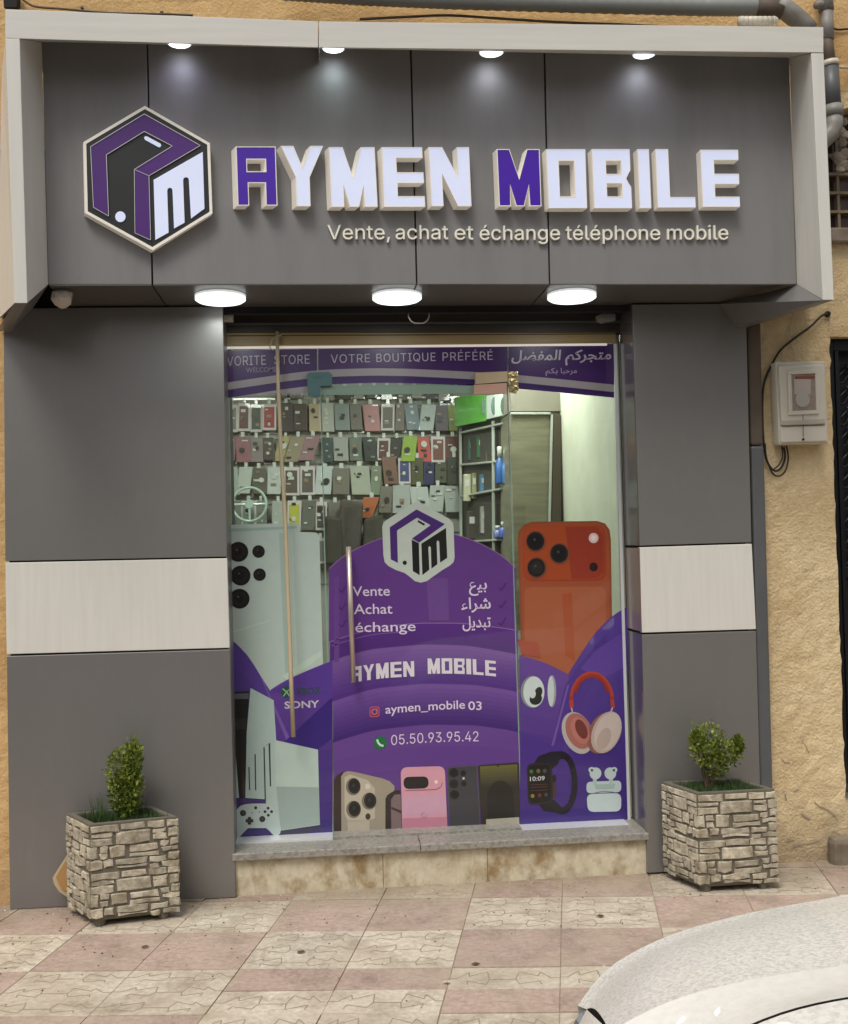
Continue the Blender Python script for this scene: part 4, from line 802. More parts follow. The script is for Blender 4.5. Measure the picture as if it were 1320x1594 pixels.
slab([(791, 578), (806, 578), (807, 607), (804, 612), (793, 610)], GY-.022, M['crump'], 'side_cover', pf, .02)
# door handle
hd = empty('pull_handle', at(548, 1060, GY-.06), 'long vertical steel pull handle on the left of the door', 'handle')
a, c = at(542.5, 851, GY-.06), at(550, 1062, GY-.06)
b = MB(); b.tube([a, c], .0125, seg=14); b.build('grip', mat('warm_steel_handle', lin(206, 190, 176), rough=.28, metal=.6, var=.05), hd, smooth=True)
for f_ in (.08, .92): p = a.lerp(c, f_); b = MB(); b.tube([p, p+Vector((0, .06, 0))], .008, seg=10); b.build('standoff', M['steel'], hd)
# wooden pole hung in front of the glass
pts = [at(x, y, GY-.045-.05*k/6) for k, (x, y) in enumerate([(431.5, 516), (433, 600), (437, 700), (443.5, 800), (448.5, 930), (452.5, 1040), (456.5, 1147)])]
b = MB(); b.tube(pts, [.0085, .009, .0095, .01, .0105, .0105, .0105], seg=10); tag(b.build('wooden_pole', M['pole'], smooth=True), 'long thin pale wooden pole leaning in front of the left glass panel', 'pole')
b = MB(); b.tube([at(424, 527, .2), at(420, 541, .2), at(425, 545, .2)], .003, seg=6); b.tube([at(423, 528, .2), at(440, 520, .2)], .003, seg=6); tag(b.build('pole_hook', M['pole'], smooth=True), 'small wire hook tying the wooden pole to the lintel', 'hook')
# ------------------------------------------------------------------ printed vinyl on the glass
class Decal:
    def __init__(s, k=1.35): s.b = MB(); s.mats = []; s.k = k; s.n = 0
    def mi(s, rgb):
        g_ = sum(rgb)/3 if isinstance(rgb, tuple) else 0; m = rgb if not isinstance(rgb, tuple) else pm(*[round(c*.96+g_*.04) for c in rgb], round(s.k*(.82 if min(rgb) > 140 else .66), 3))
        if m not in s.mats: s.mats.append(m)
        return s.mats.index(m)
    def Y(s, lay): s.n += 1; return GY-.0006-.0004*lay-.000012*min(s.n, 30)
    def poly(s, pts, rgb, lay=1): Y = s.Y(lay); s.b.poly([at(x, y, Y) for x, y in pts], s.mi(rgb)); return s
    def ell(s, cx, cy, rx, ry, rgb, lay=1, rot=0, a0=0, a1=360, n=26):
        r = math.radians(rot); P = []
        for k in range(n if a1-a0 >= 360 else n+1):
            t = math.radians(a0+(a1-a0)*k/n); x, y = rx*math.cos(t), ry*math.sin(t); P.append((cx+x*math.cos(r)-y*math.sin(r), cy+x*math.sin(r)+y*math.cos(r)))
        return s.poly(P, rgb, lay)
    def rrect(s, TL, TR, BR, BL, rad, rgb, lay=1):
        P = []; C = [TL, TR, BR, BL]
        for i in range(4):
            p, c, q = C[i-1], C[i], C[(i+1) % 4]; d1 = math.dist(p, c); d2 = math.dist(q, c)
            a = (c[0]+(p[0]-c[0])*rad/d1, c[1]+(p[1]-c[1])*rad/d1); b = (c[0]+(q[0]-c[0])*rad/d2, c[1]+(q[1]-c[1])*rad/d2)
            for k in range(7):
                t = k/6; P.append(((1-t)**2*a[0]+2*t*(1-t)*c[0]+t*t*b[0], (1-t)**2*a[1]+2*t*(1-t)*c[1]+t*t*b[1]))
        return s.poly(P, rgb, lay)
    def band(s, fT, fB, x0, x1, cT, cB, lay=1, steps=7, n=18):
        xs_ = [x0+(x1-x0)*i/n for i in range(n+1)]
        for j in range(steps):
            t0, t1 = j/steps, (j+1)/steps; t = j/max(1, steps-1); c = tuple(round(a+(b-a)*t) for a, b in zip(cT, cB)); mi = s.mi(c); vs = []
            for x in xs_:
                a, b = fT(x), fB(x); b = max(a, b); vs += [at(x, a+(b-a)*t0, GY-.0006-.0004*lay), at(x, a+(b-a)*t1, GY-.0006-.0004*lay)]
            s.b.add(vs, [[2*i, 2*i+1, 2*i+3, 2*i+2] for i in range(n)], mi)
        return s
    def line(s, pts, wpx, rgb, lay=1):
        for (a, b), (c, d) in zip(pts, pts[1:]):
            L_ = math.hypot(c-a, d-b) or 1; nx_, ny_ = -(d-b)/L_*wpx/2, (c-a)/L_*wpx/2; s.poly([(a+nx_, b+ny_), (c+nx_, d+ny_), (c-nx_, d-ny_), (a-nx_, b-ny_)], rgb, lay)
        return s
    def text(s, st, x0, y0, x1, y1, h, rgb, lay=6, **kw):
        vs, fs = text_px(st, x0, y0, x1, y1, h, GY-.0006-.0004*lay, **kw); s.b.add(vs, fs, s.mi(rgb)); return s
    def build(s, name, par, label=None):
        for m in s.mats: pass
        o = s.b.build(name, s.mats, par, fix=False); return tag(o, label) if label else o
def tab(T):
    def f(x):
        if x <= T[0][0]: a, b = T[0], T[1]
        elif x >= T[-1][0]: a, b = T[-2], T[-1]
        else:
            for a, b in zip(T, T[1:]):
                if a[0] <= x <= b[0]: break
        # smooth (Catmull-like) left linear outside
        t = (x-a[0])/(b[0]-a[0]); return a[1]+(b[1]-a[1])*t
    return f
def smooth_tab(T):
    f = tab(T)
    def g(x): return sum(f(x+d) for d in (-14, -7, 0, 7, 14))/5
    return g
fA = smooth_tab([(415, 1078), (440, 1061), (480, 1043), (512, 1030), (545, 1019), (580, 1010), (660, 1003), (730, 1005), (803, 1018), (850, 1032), (885, 1050), (960, 1095)])
fB = smooth_tab([(420, 1150), (470, 1114), (517, 1092), (580, 1072), (660, 1064), (740, 1066), (803, 1076), (860, 1098), (940, 1140)])
fC = smooth_tab([(450, 1200), (496, 1167), (517, 1156), (580, 1137), (660, 1128), (740, 1129), (803, 1138), (858, 1160), (900, 1186)])
fT = smooth_tab([(500, 900), (512, 884), (530, 868), (560, 851), (600, 835), (650, 826), (700, 829), (740, 842), (780, 863), (803, 884), (815, 898)])
fL = smooth_tab([(500, 1004), (540, 990), (590, 976), (650, 970), (720, 970), (800, 980), (820, 985)])
fbot = lambda x: 1309-(x-365)*.046
# banner
by1 = smooth_tab([(340, 609), (350, 607), (430, 596-12), (477, 579-4), (515, 574), (580, 572), (640, 573), (738, 579), (809, 583), (870, 590), (958, 599)])
by1 = smooth_tab([(340, 598), (350, 596), (430, 584), (477, 578), (515, 575), (580, 573), (640, 574), (738, 579), (809, 584), (870, 590), (958, 599)])
by2 = lambda x: by1(x)+11.5
by3 = lambda x: by2(x)+max(8, 12.5-(x-350)*.006)
topb = lambda x: 545.5-(x-350)*.0165
PD, PD2 = (66, 26, 108), (74, 30, 112)
for par, x0, x1 in ((gl, 350, 493.5), (gt, 495.5, 790), (gr, 791.5, 956)):
    d = Decal(1.15); d.band(topb, by1, x0, x1, PD, PD2, 1, 3); d.band(by1, by2, x0, x1, (168, 160, 164), (168, 160, 164), 1, 1); d.band(by2, by3, x0, x1, (60, 24, 106), (70, 28, 116), 1, 2)
    if par is gl: d.band(by3, lambda x: 612+0*x, 410, 493, (170, 162, 166), (170, 162, 166), 1, 1, n=6)
    d.build('banner_print', par)
WT = (196, 184, 200)
d = Decal(1.2); d.text('AVORITE', 342, 570, 414, 567.5, 14.5, WT, off=.03, sp=1.05, font=SANS); d.text('STORE', 427, 567.3, 482, 566, 14, WT, off=.03, sp=1.05, font=SANS); d.text('WELCOME', 383, 580, 431, 578.5, 7.5, (160, 140, 176)); d.build('banner_lettering', gl)
for fn_ in (0,):
  d = Decal(1.2); d.text('VOTRE', 515, 565, 576, 563.8, 13, WT, off=.03, sp=1.07, font=SANS); d.build('banner_word', gt); d = Decal(1.2); d.text('BOUTIQUE', 586, 563.6, 678, 561.8, 13, WT, off=.03, sp=1.07, font=SANS); d.build('banner_word', gt); d = Decal(1.2); d.text('PRÉFÉRÉ', 689, 561.6, 767, 560, 13, WT, off=.03, sp=1.07, font=SANS); d.build('banner_word', gt)
# Arabic words as joined letter forms in visual order
AR = lambda *cp: ''.join(chr(c) for c in cp)
mtjrkm = AR(0xFEE2, 0xFEDB, 0xFEAE, 0xFEA0, 0xFE98, 0xFEE3)
almfdl = AR(0xFEDE, 0xFEC0, 0xFED4, 0xFEE4, 0xFEDF, 0xFE8D)
mrhba = AR(0xFE8E, 0xFE92, 0xFEA3, 0xFEAE, 0xFEE3); bkm = AR(0xFEE2, 0xFEDC, 0xFE91)
bya = AR(0xFEC9, 0xFEF4, 0xFE91); shra = AR(0xFE80, 0xFE8D, 0xFEAE, 0xFEB7); tbdyl = AR(0xFEDE, 0xFEF3, 0xFEAA, 0xFE92, 0xFE97)
d = Decal(1.2); d.text(almfdl, 796, 561, 872, 560, 15, WT, off=.02, slant=.15, capH=.7); d.text(mtjrkm, 880, 560, 951, 559, 15, WT, off=.02, slant=.15, capH=.7)
d.text(bkm, 849, 581, 868, 581, 8, (176, 158, 190), capH=.7, off=.01); d.text(mrhba, 873, 581, 898, 580.5, 8, (176, 158, 190), capH=.7, off=.01); d.build('banner_lettering', gr)
# ---- left glass prints
PW = (178, 194, 186)
d = Decal(1.3)
d.poly([(352, 822), (356, 817), (461, 814), (466, 818), (467, 828), (492, 829), (497, 833), (503, 1045), (422, 1080), (360, 1010)], PW, 1)
d.poly([(353, 823), (462, 819), (462, 822.5), (353, 828)], (150, 176, 168), 2)
d.poly([(434, 830), (441, 830), (452, 1058), (445, 1062)], (158, 182, 174), 2); d.poly([(452, 830), (455, 830), (463, 1040), (459, 1040)], (182, 204, 194), 2)
d.poly([(357, 984), (420, 965), (420, 967), (357, 987)], (184, 206, 196), 2); d.poly([(440, 1052), (500, 1012), (500, 1022), (448, 1060)], (186, 206, 190), 2)
BK = (26, 26, 25)
for cx, cy, r in ((371, 859, 15.5), (374.5, 896, 15.5), (373, 932, 15.5), (402.5, 858.5, 9.8), (404, 894.5, 9.8)):
    d.ell(cx, cy, r, r, BK, 3); d.ell(cx, cy, r*.72, r*.72, (38, 36, 34), 4); d.ell(cx-.5, cy-.5, r*.42, r*.42, (20, 20, 22), 5); d.ell(cx-r*.15, cy-r*.2, r*.12, r*.12, (90, 90, 92), 6)
d.build('printed_white_phone', gl)
fE = tab([(354, 990), (361, 996), (372, 1006), (385, 1020), (396, 1036), (408, 1056), (421, 1076)])
d = Decal(1.3)
d.band(fE, fbot, 355, 421, (92, 62, 158), (50, 32, 112), 3, 8); d.band(fA, fbot, 421, 517.5, (104, 66, 160), (58, 36, 126), 3, 10)
d.poly([(404, 1050), (409, 1057), (456, 1160), (449, 1160)], (124, 90, 176), 4); d.poly([(421, 1077), (517, 1092), (517, 1030), (470, 1048)], (92, 58, 158), 4)
d.poly([(437, 1160), (517, 1085), (517, 1150), (470, 1185)], (58, 34, 130), 4)
d.build('purple_print', gl)
d = Decal(1.3)
d.poly([(362, 1077), (388, 1076), (384, 1140), (381, 1242), (373, 1243), (363, 1160)], (22, 20, 22), 5)
d.poly([(363, 1080), (387, 1079), (387, 1088), (363, 1088)], (96, 104, 112), 6); d.poly([(363, 1120), (384, 1118), (384, 1135), (363, 1135)], (44, 42, 44), 6)
d.poly([(390, 1071), (426, 1090), (430, 1154), (414, 1160), (412, 1244), (382, 1242), (384, 1140)], (168, 190, 184), 6)
d.poly([(364, 1165), (366, 1165), (372, 1242), (365, 1242)], (160, 180, 176), 6)
for x, y0, y1 in ((387.5, 1194, 1230), (397, 1174, 1230)): d.poly([(x-1, y0), (x+1, y0), (x+2, y1), (x, y1)], (50, 66, 70), 7)
d.build('printed_tall_console', gl)
d = Decal(1.3)
d.poly([(411, 1163), (428, 1152), (495, 1167), (498, 1284), (437, 1293), (414, 1252)], (170, 190, 182), 8)
d.poly([(428, 1152), (495, 1167), (496, 1226), (430, 1224)], (178, 196, 186), 9); d.poly([(430, 1224.5), (496, 1225.5), (498, 1283), (437, 1292)], (148, 166, 160), 9)
d.poly([(410, 1163), (412, 1163), (414, 1246), (412, 1246)], (44, 60, 66), 10); d.poly([(418, 1157), (420.5, 1157), (422, 1224), (420, 1224)], (44, 60, 66), 10)
d.poly([(437, 1293), (498, 1284), (508, 1288), (450, 1304), (430, 1304)], (56, 48, 78), 8)
d.build('printed_white_console', gl)
ct = lambda L_: [(330+x/4, 1040+y/4) for x, y in L_]
d = Decal(1.3)
d.poly(ct([(143, 920), (152, 885), (175, 858), (205, 848), (250, 843), (330, 843), (365, 850), (388, 870), (402, 910), (418, 950), (430, 1000), (424, 1030), (404, 1046), (380, 1038), (356, 1012), (336, 996), (225, 996), (200, 1020), (175, 1048), (155, 1060), (143, 1050)]), (176, 192, 188), 11)
for x, y, r in ((193, 903, 19), (313, 940, 19)): p = ct([(x, y)])[0]; d.ell(*p, r/4, r/4, BK, 12); d.ell(*p, r/7, r/7, (60, 60, 60), 13)
for a in ([(222, 927), (244, 927), (244, 975), (222, 975)], [(209, 940), (257, 940), (257, 961), (209, 961)]): d.poly(ct(a), BK, 12)
for x, y, r in ((349, 872, 9), (330, 894, 9), (371, 894, 9), (351, 916, 9), (272, 870, 10), (250, 900, 4), (294, 896, 4)): p = ct([(x, y)])[0]; d.ell(*p, r/4, r/4, BK if r > 5 else (90, 96, 96), 12, n=14)
d.build('printed_game_controller', gl)
d = Decal(1.3); GX = (34, 92, 60)
d.ell(446, 1077, 9, 9.3, GX, 6); d.line([(440, 1072), (446, 1077), (441, 1084)], 1.6, (150, 180, 160), 7); d.line([(452, 1072), (446, 1077), (451, 1084)], 1.6, (150, 180, 160), 7)
d.text('XBOX', 460, 1082, 500, 1080.5, 11, (46, 84, 66), off=.012); d.text('SONY', 443, 1103, 497, 1101, 10.5, (198, 190, 204), off=.02)
d.build('printed_brand_lettering', gl)
# ---- door prints
d = Decal(1.35); bb = lambda x: fbot(x)-.5
d.band(fT, fL, 512, 803, (104, 62, 142), (102, 58, 142), 1, 3, 30); d.band(fL, fA, 513.5, 806, (92, 44, 138), (84, 44, 128), 1, 4, 30)
d.band(fA, fB, 517, 806.5, (126, 88, 164), (84, 46, 138), 1, 9, 30); d.band(fB, fC, 518.5, 808, (118, 80, 162), (68, 34, 122), 1, 9, 30)
d.band(fC, bb, 519.5, 811, (108, 68, 152), (92, 54, 138), 1, 5, 30)
xs_ = [512+i*10 for i in range(30)]
d.line([(x, fT(x)) for x in xs_], 1.3, (150, 118, 168), 2); d.line([(x, fL(x)) for x in xs_], 1.4, (150, 112, 176), 2)
d.line([(x, fA(x)-22+(x-650)*.01) for x in range(516, 640, 12)], 1.2, (138, 100, 168), 2)
for a in ([(520, 900), (528, 896), (528, 1030), (520, 1032)],): d.poly(a, (110, 68, 150), 2)
d.poly([(664, 900), (697, 900), (699, 966), (668, 966)], (114, 74, 150), 2)
for y in (915, 942, 969): d.line([(776, y), (780, y+4), (788, y-8)], 1.8, (78, 40, 122), 3); d.line([(528, y+3), (532, y+7), (539, y-4)], 1.8, (78, 40, 122), 3)
d.build('purple_print', gd)
Lg = lambda L_: [(500+x/6, 780+y/6) for x, y in L_]
d = Decal(1.35); WB = (186, 196, 186)
d.poly(Lg([(855, 20), (890, 8), (925, 14), (1195, 165), (1228, 200), (1236, 240), (1246, 530), (1236, 570), (1205, 600), (1130, 645), (985, 748), (930, 762), (875, 748), (830, 710), (780, 672), (700, 645), (625, 605), (592, 570), (580, 500), (570, 240), (580, 205), (610, 178)]), WB, 4)
PL = (80, 46, 124)
d.poly(Lg([(890, 78), (1155, 215), (915, 388), (845, 352), (1022, 225), (895, 155), (708, 275), (716, 578), (650, 545), (640, 245)]), PL, 5)
d.poly(Lg([(845, 360), (912, 392), (920, 692), (856, 655)]), (30, 30, 30), 5)
d.poly(Lg([(935, 398), (1165, 250), (1177, 530), (1110, 575), (1102, 380), (1088, 366), (1078, 380), (1085, 590), (1030, 630), (1024, 432), (1010, 420), (1000, 434), (1010, 640), (945, 692)]), (34, 35, 32), 5)
d.ell(*Lg([(780, 576)])[0], 3.3, 3.3, (34, 35, 32), 6); d.line(Lg([(903, 186), (965, 222)]), 3, (40, 32, 48), 6)
d.build('printed_hexagon_logo', gd)
d = Decal(1.35); WL = (214, 200, 222)
d.text('Vente', 549, 928, 607, 927, 15, WL, off=.006); d.text('Achat', 551, 956, 611, 955, 15.5, WL, off=.006); d.text('échange', 553, 984, 647, 982, 15, WL, off=.006)
d.text(bya, 730, 918, 758, 917, 17, WL, capH=.7, off=.014); d.text(shra, 718, 948, 764, 947, 17, WL, capH=.7, off=.014); d.text(tbdyl, 720, 977, 764, 976, 17, WL, capH=.7, off=.014)
d.build('services_lettering', gd)
# block name
d = Decal(1.35)
def blockword(word, x0, x1, yb0, yb1, h, rgb, curve):
    n = len(word); wts = [(.45 if c == 'I' else 1.15 if c == 'M' else 1) for c in word]; tot = sum(wts)+.16*(n-1); u = 0
    for c, wt in zip(word, wts):
        a = u/tot; b_ = (u+wt)/tot; u += wt+.16
        for pc in GL[c]:
            P = []
            for (p, q) in pc: x = x0+(x1-x0)*(a+(b_-a)*p); yb = yb0+(yb1-yb0)*(x-x0)/(x1-x0)-curve(x); P.append((x+.02*(1-q)*-h, yb-h*(1-q)))
            d.poly(P, rgb, 6)
blockword('AYMEN', 546, 645, 1063, 1053, 24, (212, 206, 212), lambda x: 2*math.sin(math.pi*(x-546)/99)); blockword('MOBILE', 666, 772, 1049, 1053, 24, (212, 206, 212), lambda x: 2*math.sin(math.pi*(x-666)/106))
d.build('shop_name_print', gd)
d = Decal(1.35)
d.text('aymen_mobile', 600, 1111, 724, 1103, 13, WL, off=.01, arch=1); d.text('03', 729, 1105, 750, 1105, 13, WL, off=.01); d.text('05.50.93.95.42', 609, 1160, 745, 1154, 15.5, WL, off=.026, arch=1.5, font=SANS)
d.rrect((575, 1100), (591, 1099), (591, 1116), (575, 1117), 5, (196, 84, 110), 5); d.rrect((576.8, 1101.8), (589.2, 1101), (589.2, 1114.2), (576.8, 1115), 4, (92, 56, 140), 6); d.ell(583, 1108, 5, 5, (226, 120, 84), 7, n=16); d.ell(583, 1108, 3.2, 3.2, (92, 56, 140), 8, n=16); d.ell(587, 1103.7, 1, 1, (226, 120, 84), 8, n=10)
d.ell(592, 1156, 10, 10, (28, 122, 70), 5); d.poly([(582, 1166), (585, 1157), (590, 1164)], (28, 122, 70), 5); d.line([(587, 1151), (588.5, 1156), (592, 1160), (597, 1161)], 3.2, (196, 216, 200), 6)
d.build('contact_lettering', gd)
# phones at the foot of the door
cz = lambda L_: [(500+x/4.125, 1160+y/4.125) for x, y in L_]
d = Decal(1.35)
d.poly(cz([(82, 225), (100, 195), (135, 172), (150, 170), (128, 215), (135, 598), (78, 600)]), (58, 44, 42), 4)
d.poly(cz([(128, 200), (145, 176), (170, 166), (215, 172), (395, 214), (440, 232), (470, 262), (470, 290), (425, 330), (418, 580), (130, 602)]), (168, 158, 138), 5)
d.poly(cz([(150, 205), (185, 188), (300, 225), (345, 280), (345, 470), (300, 485), (170, 485), (150, 440)]), (182, 172, 152), 6)
for x, y in ((212, 262), (314, 355), (214, 408)):
    p = cz([(x, y)])[0]; d.ell(p[0]-1.5, p[1]+1, 11.5, 13.5, (128, 120, 106), 7); d.ell(*p, 9.5, 12, (40, 38, 36), 8); d.ell(*p, 6.5, 8.5, (22, 22, 22), 9); d.ell(p[0]-1, p[1]-1, 2.5, 3.4, (44, 54, 50), 10)
d.ell(*cz([(298, 265)])[0], 4, 4.4, (204, 196, 178), 7); d.ell(*cz([(300, 458)])[0], 4, 5, (60, 56, 50), 7)
d.poly(cz([(412, 345), (425, 320), (455, 300), (478, 290), (508, 290), (512, 330), (470, 320), (445, 345), (448, 578), (412, 580)]), (52, 42, 38), 6)
d.poly(cz([(448, 350), (470, 318), (510, 315), (518, 575), (450, 578)]), (132, 112, 112), 6); d.poly(cz([(450, 395), (515, 420), (515, 440), (450, 410)]), (82, 52, 44), 7)
d.build('printed_gold_phone', gd)
d = Decal(1.35); d.poly(cz([(168, 490), (310, 485), (313, 597), (172, 600)]), (176, 168, 150), 11); d.line(cz([(225, 558), (240, 548), (250, 562), (285, 560)]), 1, (70, 60, 60), 12); d.build('paper_label', gd)
d = Decal(1.35)
d.rrect(cz([(510, 142)])[0], cz([(793, 134)])[0], cz([(812, 565)])[0], cz([(522, 578)])[0], 11, (206, 148, 164), 7)
d.poly(cz([(520, 330), (800, 320), (806, 440), (523, 450)]), (198, 152, 174), 8); d.poly(cz([(522, 470), (806, 460), (811, 560), (524, 572)]), (206, 134, 158), 8)
d.rrect(cz([(528, 204)])[0], cz([(688, 200)])[0], cz([(690, 276)])[0], cz([(530, 282)])[0], 9, (32, 30, 30), 9); d.ell(*cz([(738, 236)])[0], 2.6, 2.8, (240, 210, 200), 9)
d.line(cz([(540, 292), (740, 284), (768, 268), (778, 240)]), 1.3, (160, 108, 128), 9); d.line([(cz([(660, 450)])[0][0]+4*math.cos(t), cz([(660, 450)])[0][1]+4*math.sin(t)) for t in [k*.5 for k in range(11)]], 1, (186, 120, 140), 9)
d.build('printed_pink_phone', gd)
d = Decal(1.35)
d.rrect(*[cz([p])[0] for p in [(808, 140), (1002, 126), (1024, 540), (822, 548)]], 3, (86, 84, 92), 7); d.rrect(*[cz([p])[0] for p in [(814, 148), (996, 134), (1018, 534), (828, 541)]], 2, (66, 66, 72), 8)
for x, y, r in ((852, 178, 7.2), (852, 248, 7.2), (856, 318, 7.2), (912, 180, 4.6), (916, 247, 4.6)): p = cz([(x, y)])[0]; d.ell(*p, r, r, (30, 30, 32), 9); d.ell(*p, r*.5, r*.5, (18, 18, 20), 10)
d.ell(*cz([(914, 213)])[0], 1.8, 1.8, (200, 196, 190), 9)
d.build('printed_black_phone', gd)
d = Decal(1.35)
d.rrect(*[cz([p])[0] for p in [(1006, 130), (1268, 110), (1278, 545), (1030, 545)]], 4, (48, 46, 40), 7)
fq = lambda x: 1191-(x-744)*.055
for k in range(8):
    c_ = tuple(round(a+(b-a)*k/7) for a, b in zip((108, 106, 56), (50, 48, 40))); d.poly([(747+k*.2, fq(747)+2+k*4.5), (805, fq(805)+2+k*4.5), (805.5, fq(805)+6.5+k*4.5), (747.4+k*.2, fq(747)+6.5+k*4.5)], c_, 8)
d.ell(779, 1243, 21, 28, (34, 33, 31), 9); d.poly([(758, 1243), (800, 1243), (802, 1290), (760, 1290)], (36, 35, 32), 9); d.ell(775, 1192.5, 1.4, 1.4, BK, 10, n=10)
d.build('printed_phone_screen', gd)
d = Decal(1.35); d.poly(cz([(1058, 476), (1270, 462), (1275, 538), (1061, 547)]), (166, 160, 146), 12); d.build('paper_label', gd)
# ---- right glass prints
d = Decal(1.3)
d.poly([(806, 838), (808, 826), (816, 817), (828, 812), (930, 811), (942, 815), (949, 825), (951, 840), (953, 975), (880, 1060), (812, 1030)], (156, 78, 44), 1)
d.poly([(808, 838), (811, 827), (819, 819), (829, 815.5), (929, 814), (940, 818), (946, 827), (948, 842), (949, 978), (880, 1058), (815, 1032)], (170, 84, 50), 2)
d.rrect((813, 818), (942, 817), (944, 904), (815, 905), 17, (170, 62, 36), 3); d.rrect((814, 818), (940, 818), (941, 902), (816, 903), 17, (178, 76, 36), 4)
d.poly([(880, 820), (930, 820), (939, 832), (940, 890), (930, 900), (890, 901)], (160, 58, 36), 5)
d.rrect((816, 914), (943, 913), (944, 1100), (818, 1100), 12, (180, 98, 64), 3)
d.poly([(875, 925), (890, 922), (895, 1030), (880, 1020)], (178, 84, 46), 4)
for x, y in ((834, 843), (871, 862), (835.5, 884)):
    d.ell(x, y, 16, 17, (132, 72, 52), 6); d.ell(x-.5, y-.5, 13.6, 14.4, (30, 28, 26), 7); d.ell(x-.5, y-.5, 9.5, 10, (44, 40, 38) if y > 880 else (20, 20, 20), 8); d.ell(x-2, y-3, 2, 2, (80, 80, 84), 9, n=12)
d.ell(924, 837.5, 7.6, 8, (214, 190, 184), 6); d.ell(924, 837.5, 4, 4.2, (232, 214, 208), 7); d.ell(924, 882.5, 6.6, 7, (44, 20, 24), 6)
d.build('printed_orange_phone', gr)
fS = smooth_tab([(880, 1056), (891, 1040), (913, 1003), (937, 972), (957, 956), (967, 949), (985, 940)])
d = Decal(1.3)
d.band(fA, fbot, 809.5, 885, (106, 70, 160), (62, 38, 128), 10, 9); d.band(lambda x: max(fS(x), 930), fbot, 885, 977, (88, 60, 156), (60, 36, 126), 10, 10)
d.poly([(813, 1137), (858, 1160), (880, 1066), (905, 1030), (945, 985), (945, 1010), (870, 1180), (813, 1195)], (80, 50, 146), 11); d.poly([(904, 1040), (930, 1010), (968, 985), (970, 1040), (930, 1060)], (98, 66, 164), 11)
d.poly([(858, 1161), (862, 1161), (886, 1066), (883, 1066)], (120, 86, 172), 12)
d.poly([(806, 995), (838, 1001), (842, 1024), (812, 1018)], (176, 80, 56), 9)
d.build('purple_print', gr)
d = Decal(1.3)
d.ell(829, 1077, 18.5, 25, (140, 150, 150), 13); d.ell(831, 1077, 16.5, 24, (196, 208, 206), 14); d.ell(834, 1088, 10, 9, (40, 46, 40), 15, rot=-30); d.ell(838, 1078, 6, 9, (40, 46, 40), 15, rot=20); d.ell(829, 1080, 5, 7, (196, 208, 206), 16)
d.ell(859, 1076, 6.8, 25, (150, 156, 160), 13); d.ell(857.5, 1076, 5, 23.5, (190, 200, 200), 14)
d.build('printed_key_tracker', gr)
hp = lambda L_: [(640+x/3.667, 1040+y/3.667) for x, y in L_]
RD, RD2 = (166, 48, 34), (186, 66, 50)
d = Decal(1.3)
def arcband(cx, cy, r0x, r0y, r1x, r1y, a0, a1, rgb, lay, n=20):
    mi = d.mi(rgb); vs = []; Y = d.Y(lay)
    for k in range(n+1):
        t = math.radians(a0+(a1-a0)*k/n); vs += [at(cx+r0x*math.cos(t), cy+r0y*math.sin(t), Y), at(cx+r1x*math.cos(t), cy+r1y*math.sin(t), Y)]
    d.b.add(vs, [[2*i, 2*i+1, 2*i+3, 2*i+2] for i in range(n)], mi)
arcband(921, 1092, 35, 47, 29, 38, 180, 360, RD, 13); arcband(921, 1092, 35, 47, 31, 43, 190, 350, RD2, 14); arcband(921, 1086, 29, 37, 23, 31, 195, 345, (146, 44, 30), 12)
d.poly([(886, 1090), (892, 1088), (893, 1101), (887, 1102)], RD2, 14); d.poly([(950, 1088), (956, 1090), (957, 1102), (951, 1101)], RD2, 14)
d.line([(889, 1100), (891, 1108)], 2, (190, 178, 176), 13); d.line([(954, 1100), (951, 1108)], 2, (190, 178, 176), 13)
d.ell(899, 1141, 23, 34, (176, 168, 166), 15, rot=-22); d.ell(901, 1138, 19.5, 29, (178, 110, 100), 16, rot=-22); d.ell(903, 1137, 13, 22, (196, 122, 112), 17, rot=-22); d.ell(905, 1135, 8.5, 16, (120, 56, 50), 18, rot=-22)
d.ell(938, 1141, 22, 34, (146, 96, 88), 16, rot=24); d.ell(944, 1140, 22, 34, (176, 160, 152), 17, rot=22); d.ell(946, 1139, 19, 31, (190, 176, 168), 18, rot=22); d.ell(940, 1150, 10, 18, (176, 156, 146), 19, rot=22)
d.build('printed_headphones', gr)
d = Decal(1.3)
arcband(875, 1219, 24, 49, 15, 38, -110, 110, (24, 22, 34), 13); d.poly([(830, 1190), (838, 1177), (858, 1170), (876, 1169), (868, 1190), (860, 1196)], (34, 30, 44), 13); d.poly([(836, 1248), (862, 1245), (880, 1262), (874, 1267), (846, 1262)], (26, 24, 34), 13)
for k in range(7): t = math.radians(-80+k*26); d.line([(875+15*math.cos(t), 1219+38*math.sin(t)), (875+23*math.cos(t), 1219+48*math.sin(t))], 1, (46, 42, 58), 14)
d.rrect((820, 1189), (859, 1187), (861, 1250), (822, 1253), 9, (44, 40, 42), 15); d.rrect((822, 1192), (856, 1190), (858, 1248), (824, 1250), 8, (16, 15, 17), 16); d.poly([(860, 1207), (865, 1207), (866, 1240), (861, 1242)], (76, 56, 48), 15); d.ell(862.5, 1212, 3.4, 5.6, (30, 28, 30), 17)
d.text('10:09', 825, 1216, 848, 1214.5, 6.6, (200, 200, 204), 18)
for x, y, c_ in ((827, 1201, (60, 120, 60)), (838, 1200, (110, 110, 60)), (848, 1200, (80, 80, 90)), (829, 1239, (150, 130, 40)), (840, 1238, (110, 50, 50)), (850, 1237, (70, 70, 80))): d.ell(x, y, 3, 3.2, c_, 18, n=12)
for y in (1222, 1226, 1231): d.line([(826, y), (852, y-1.5)], 1, (96, 62, 52), 18)
d.build('printed_smart_watch', gr)
d = Decal(1.3); AP = (178, 194, 194)
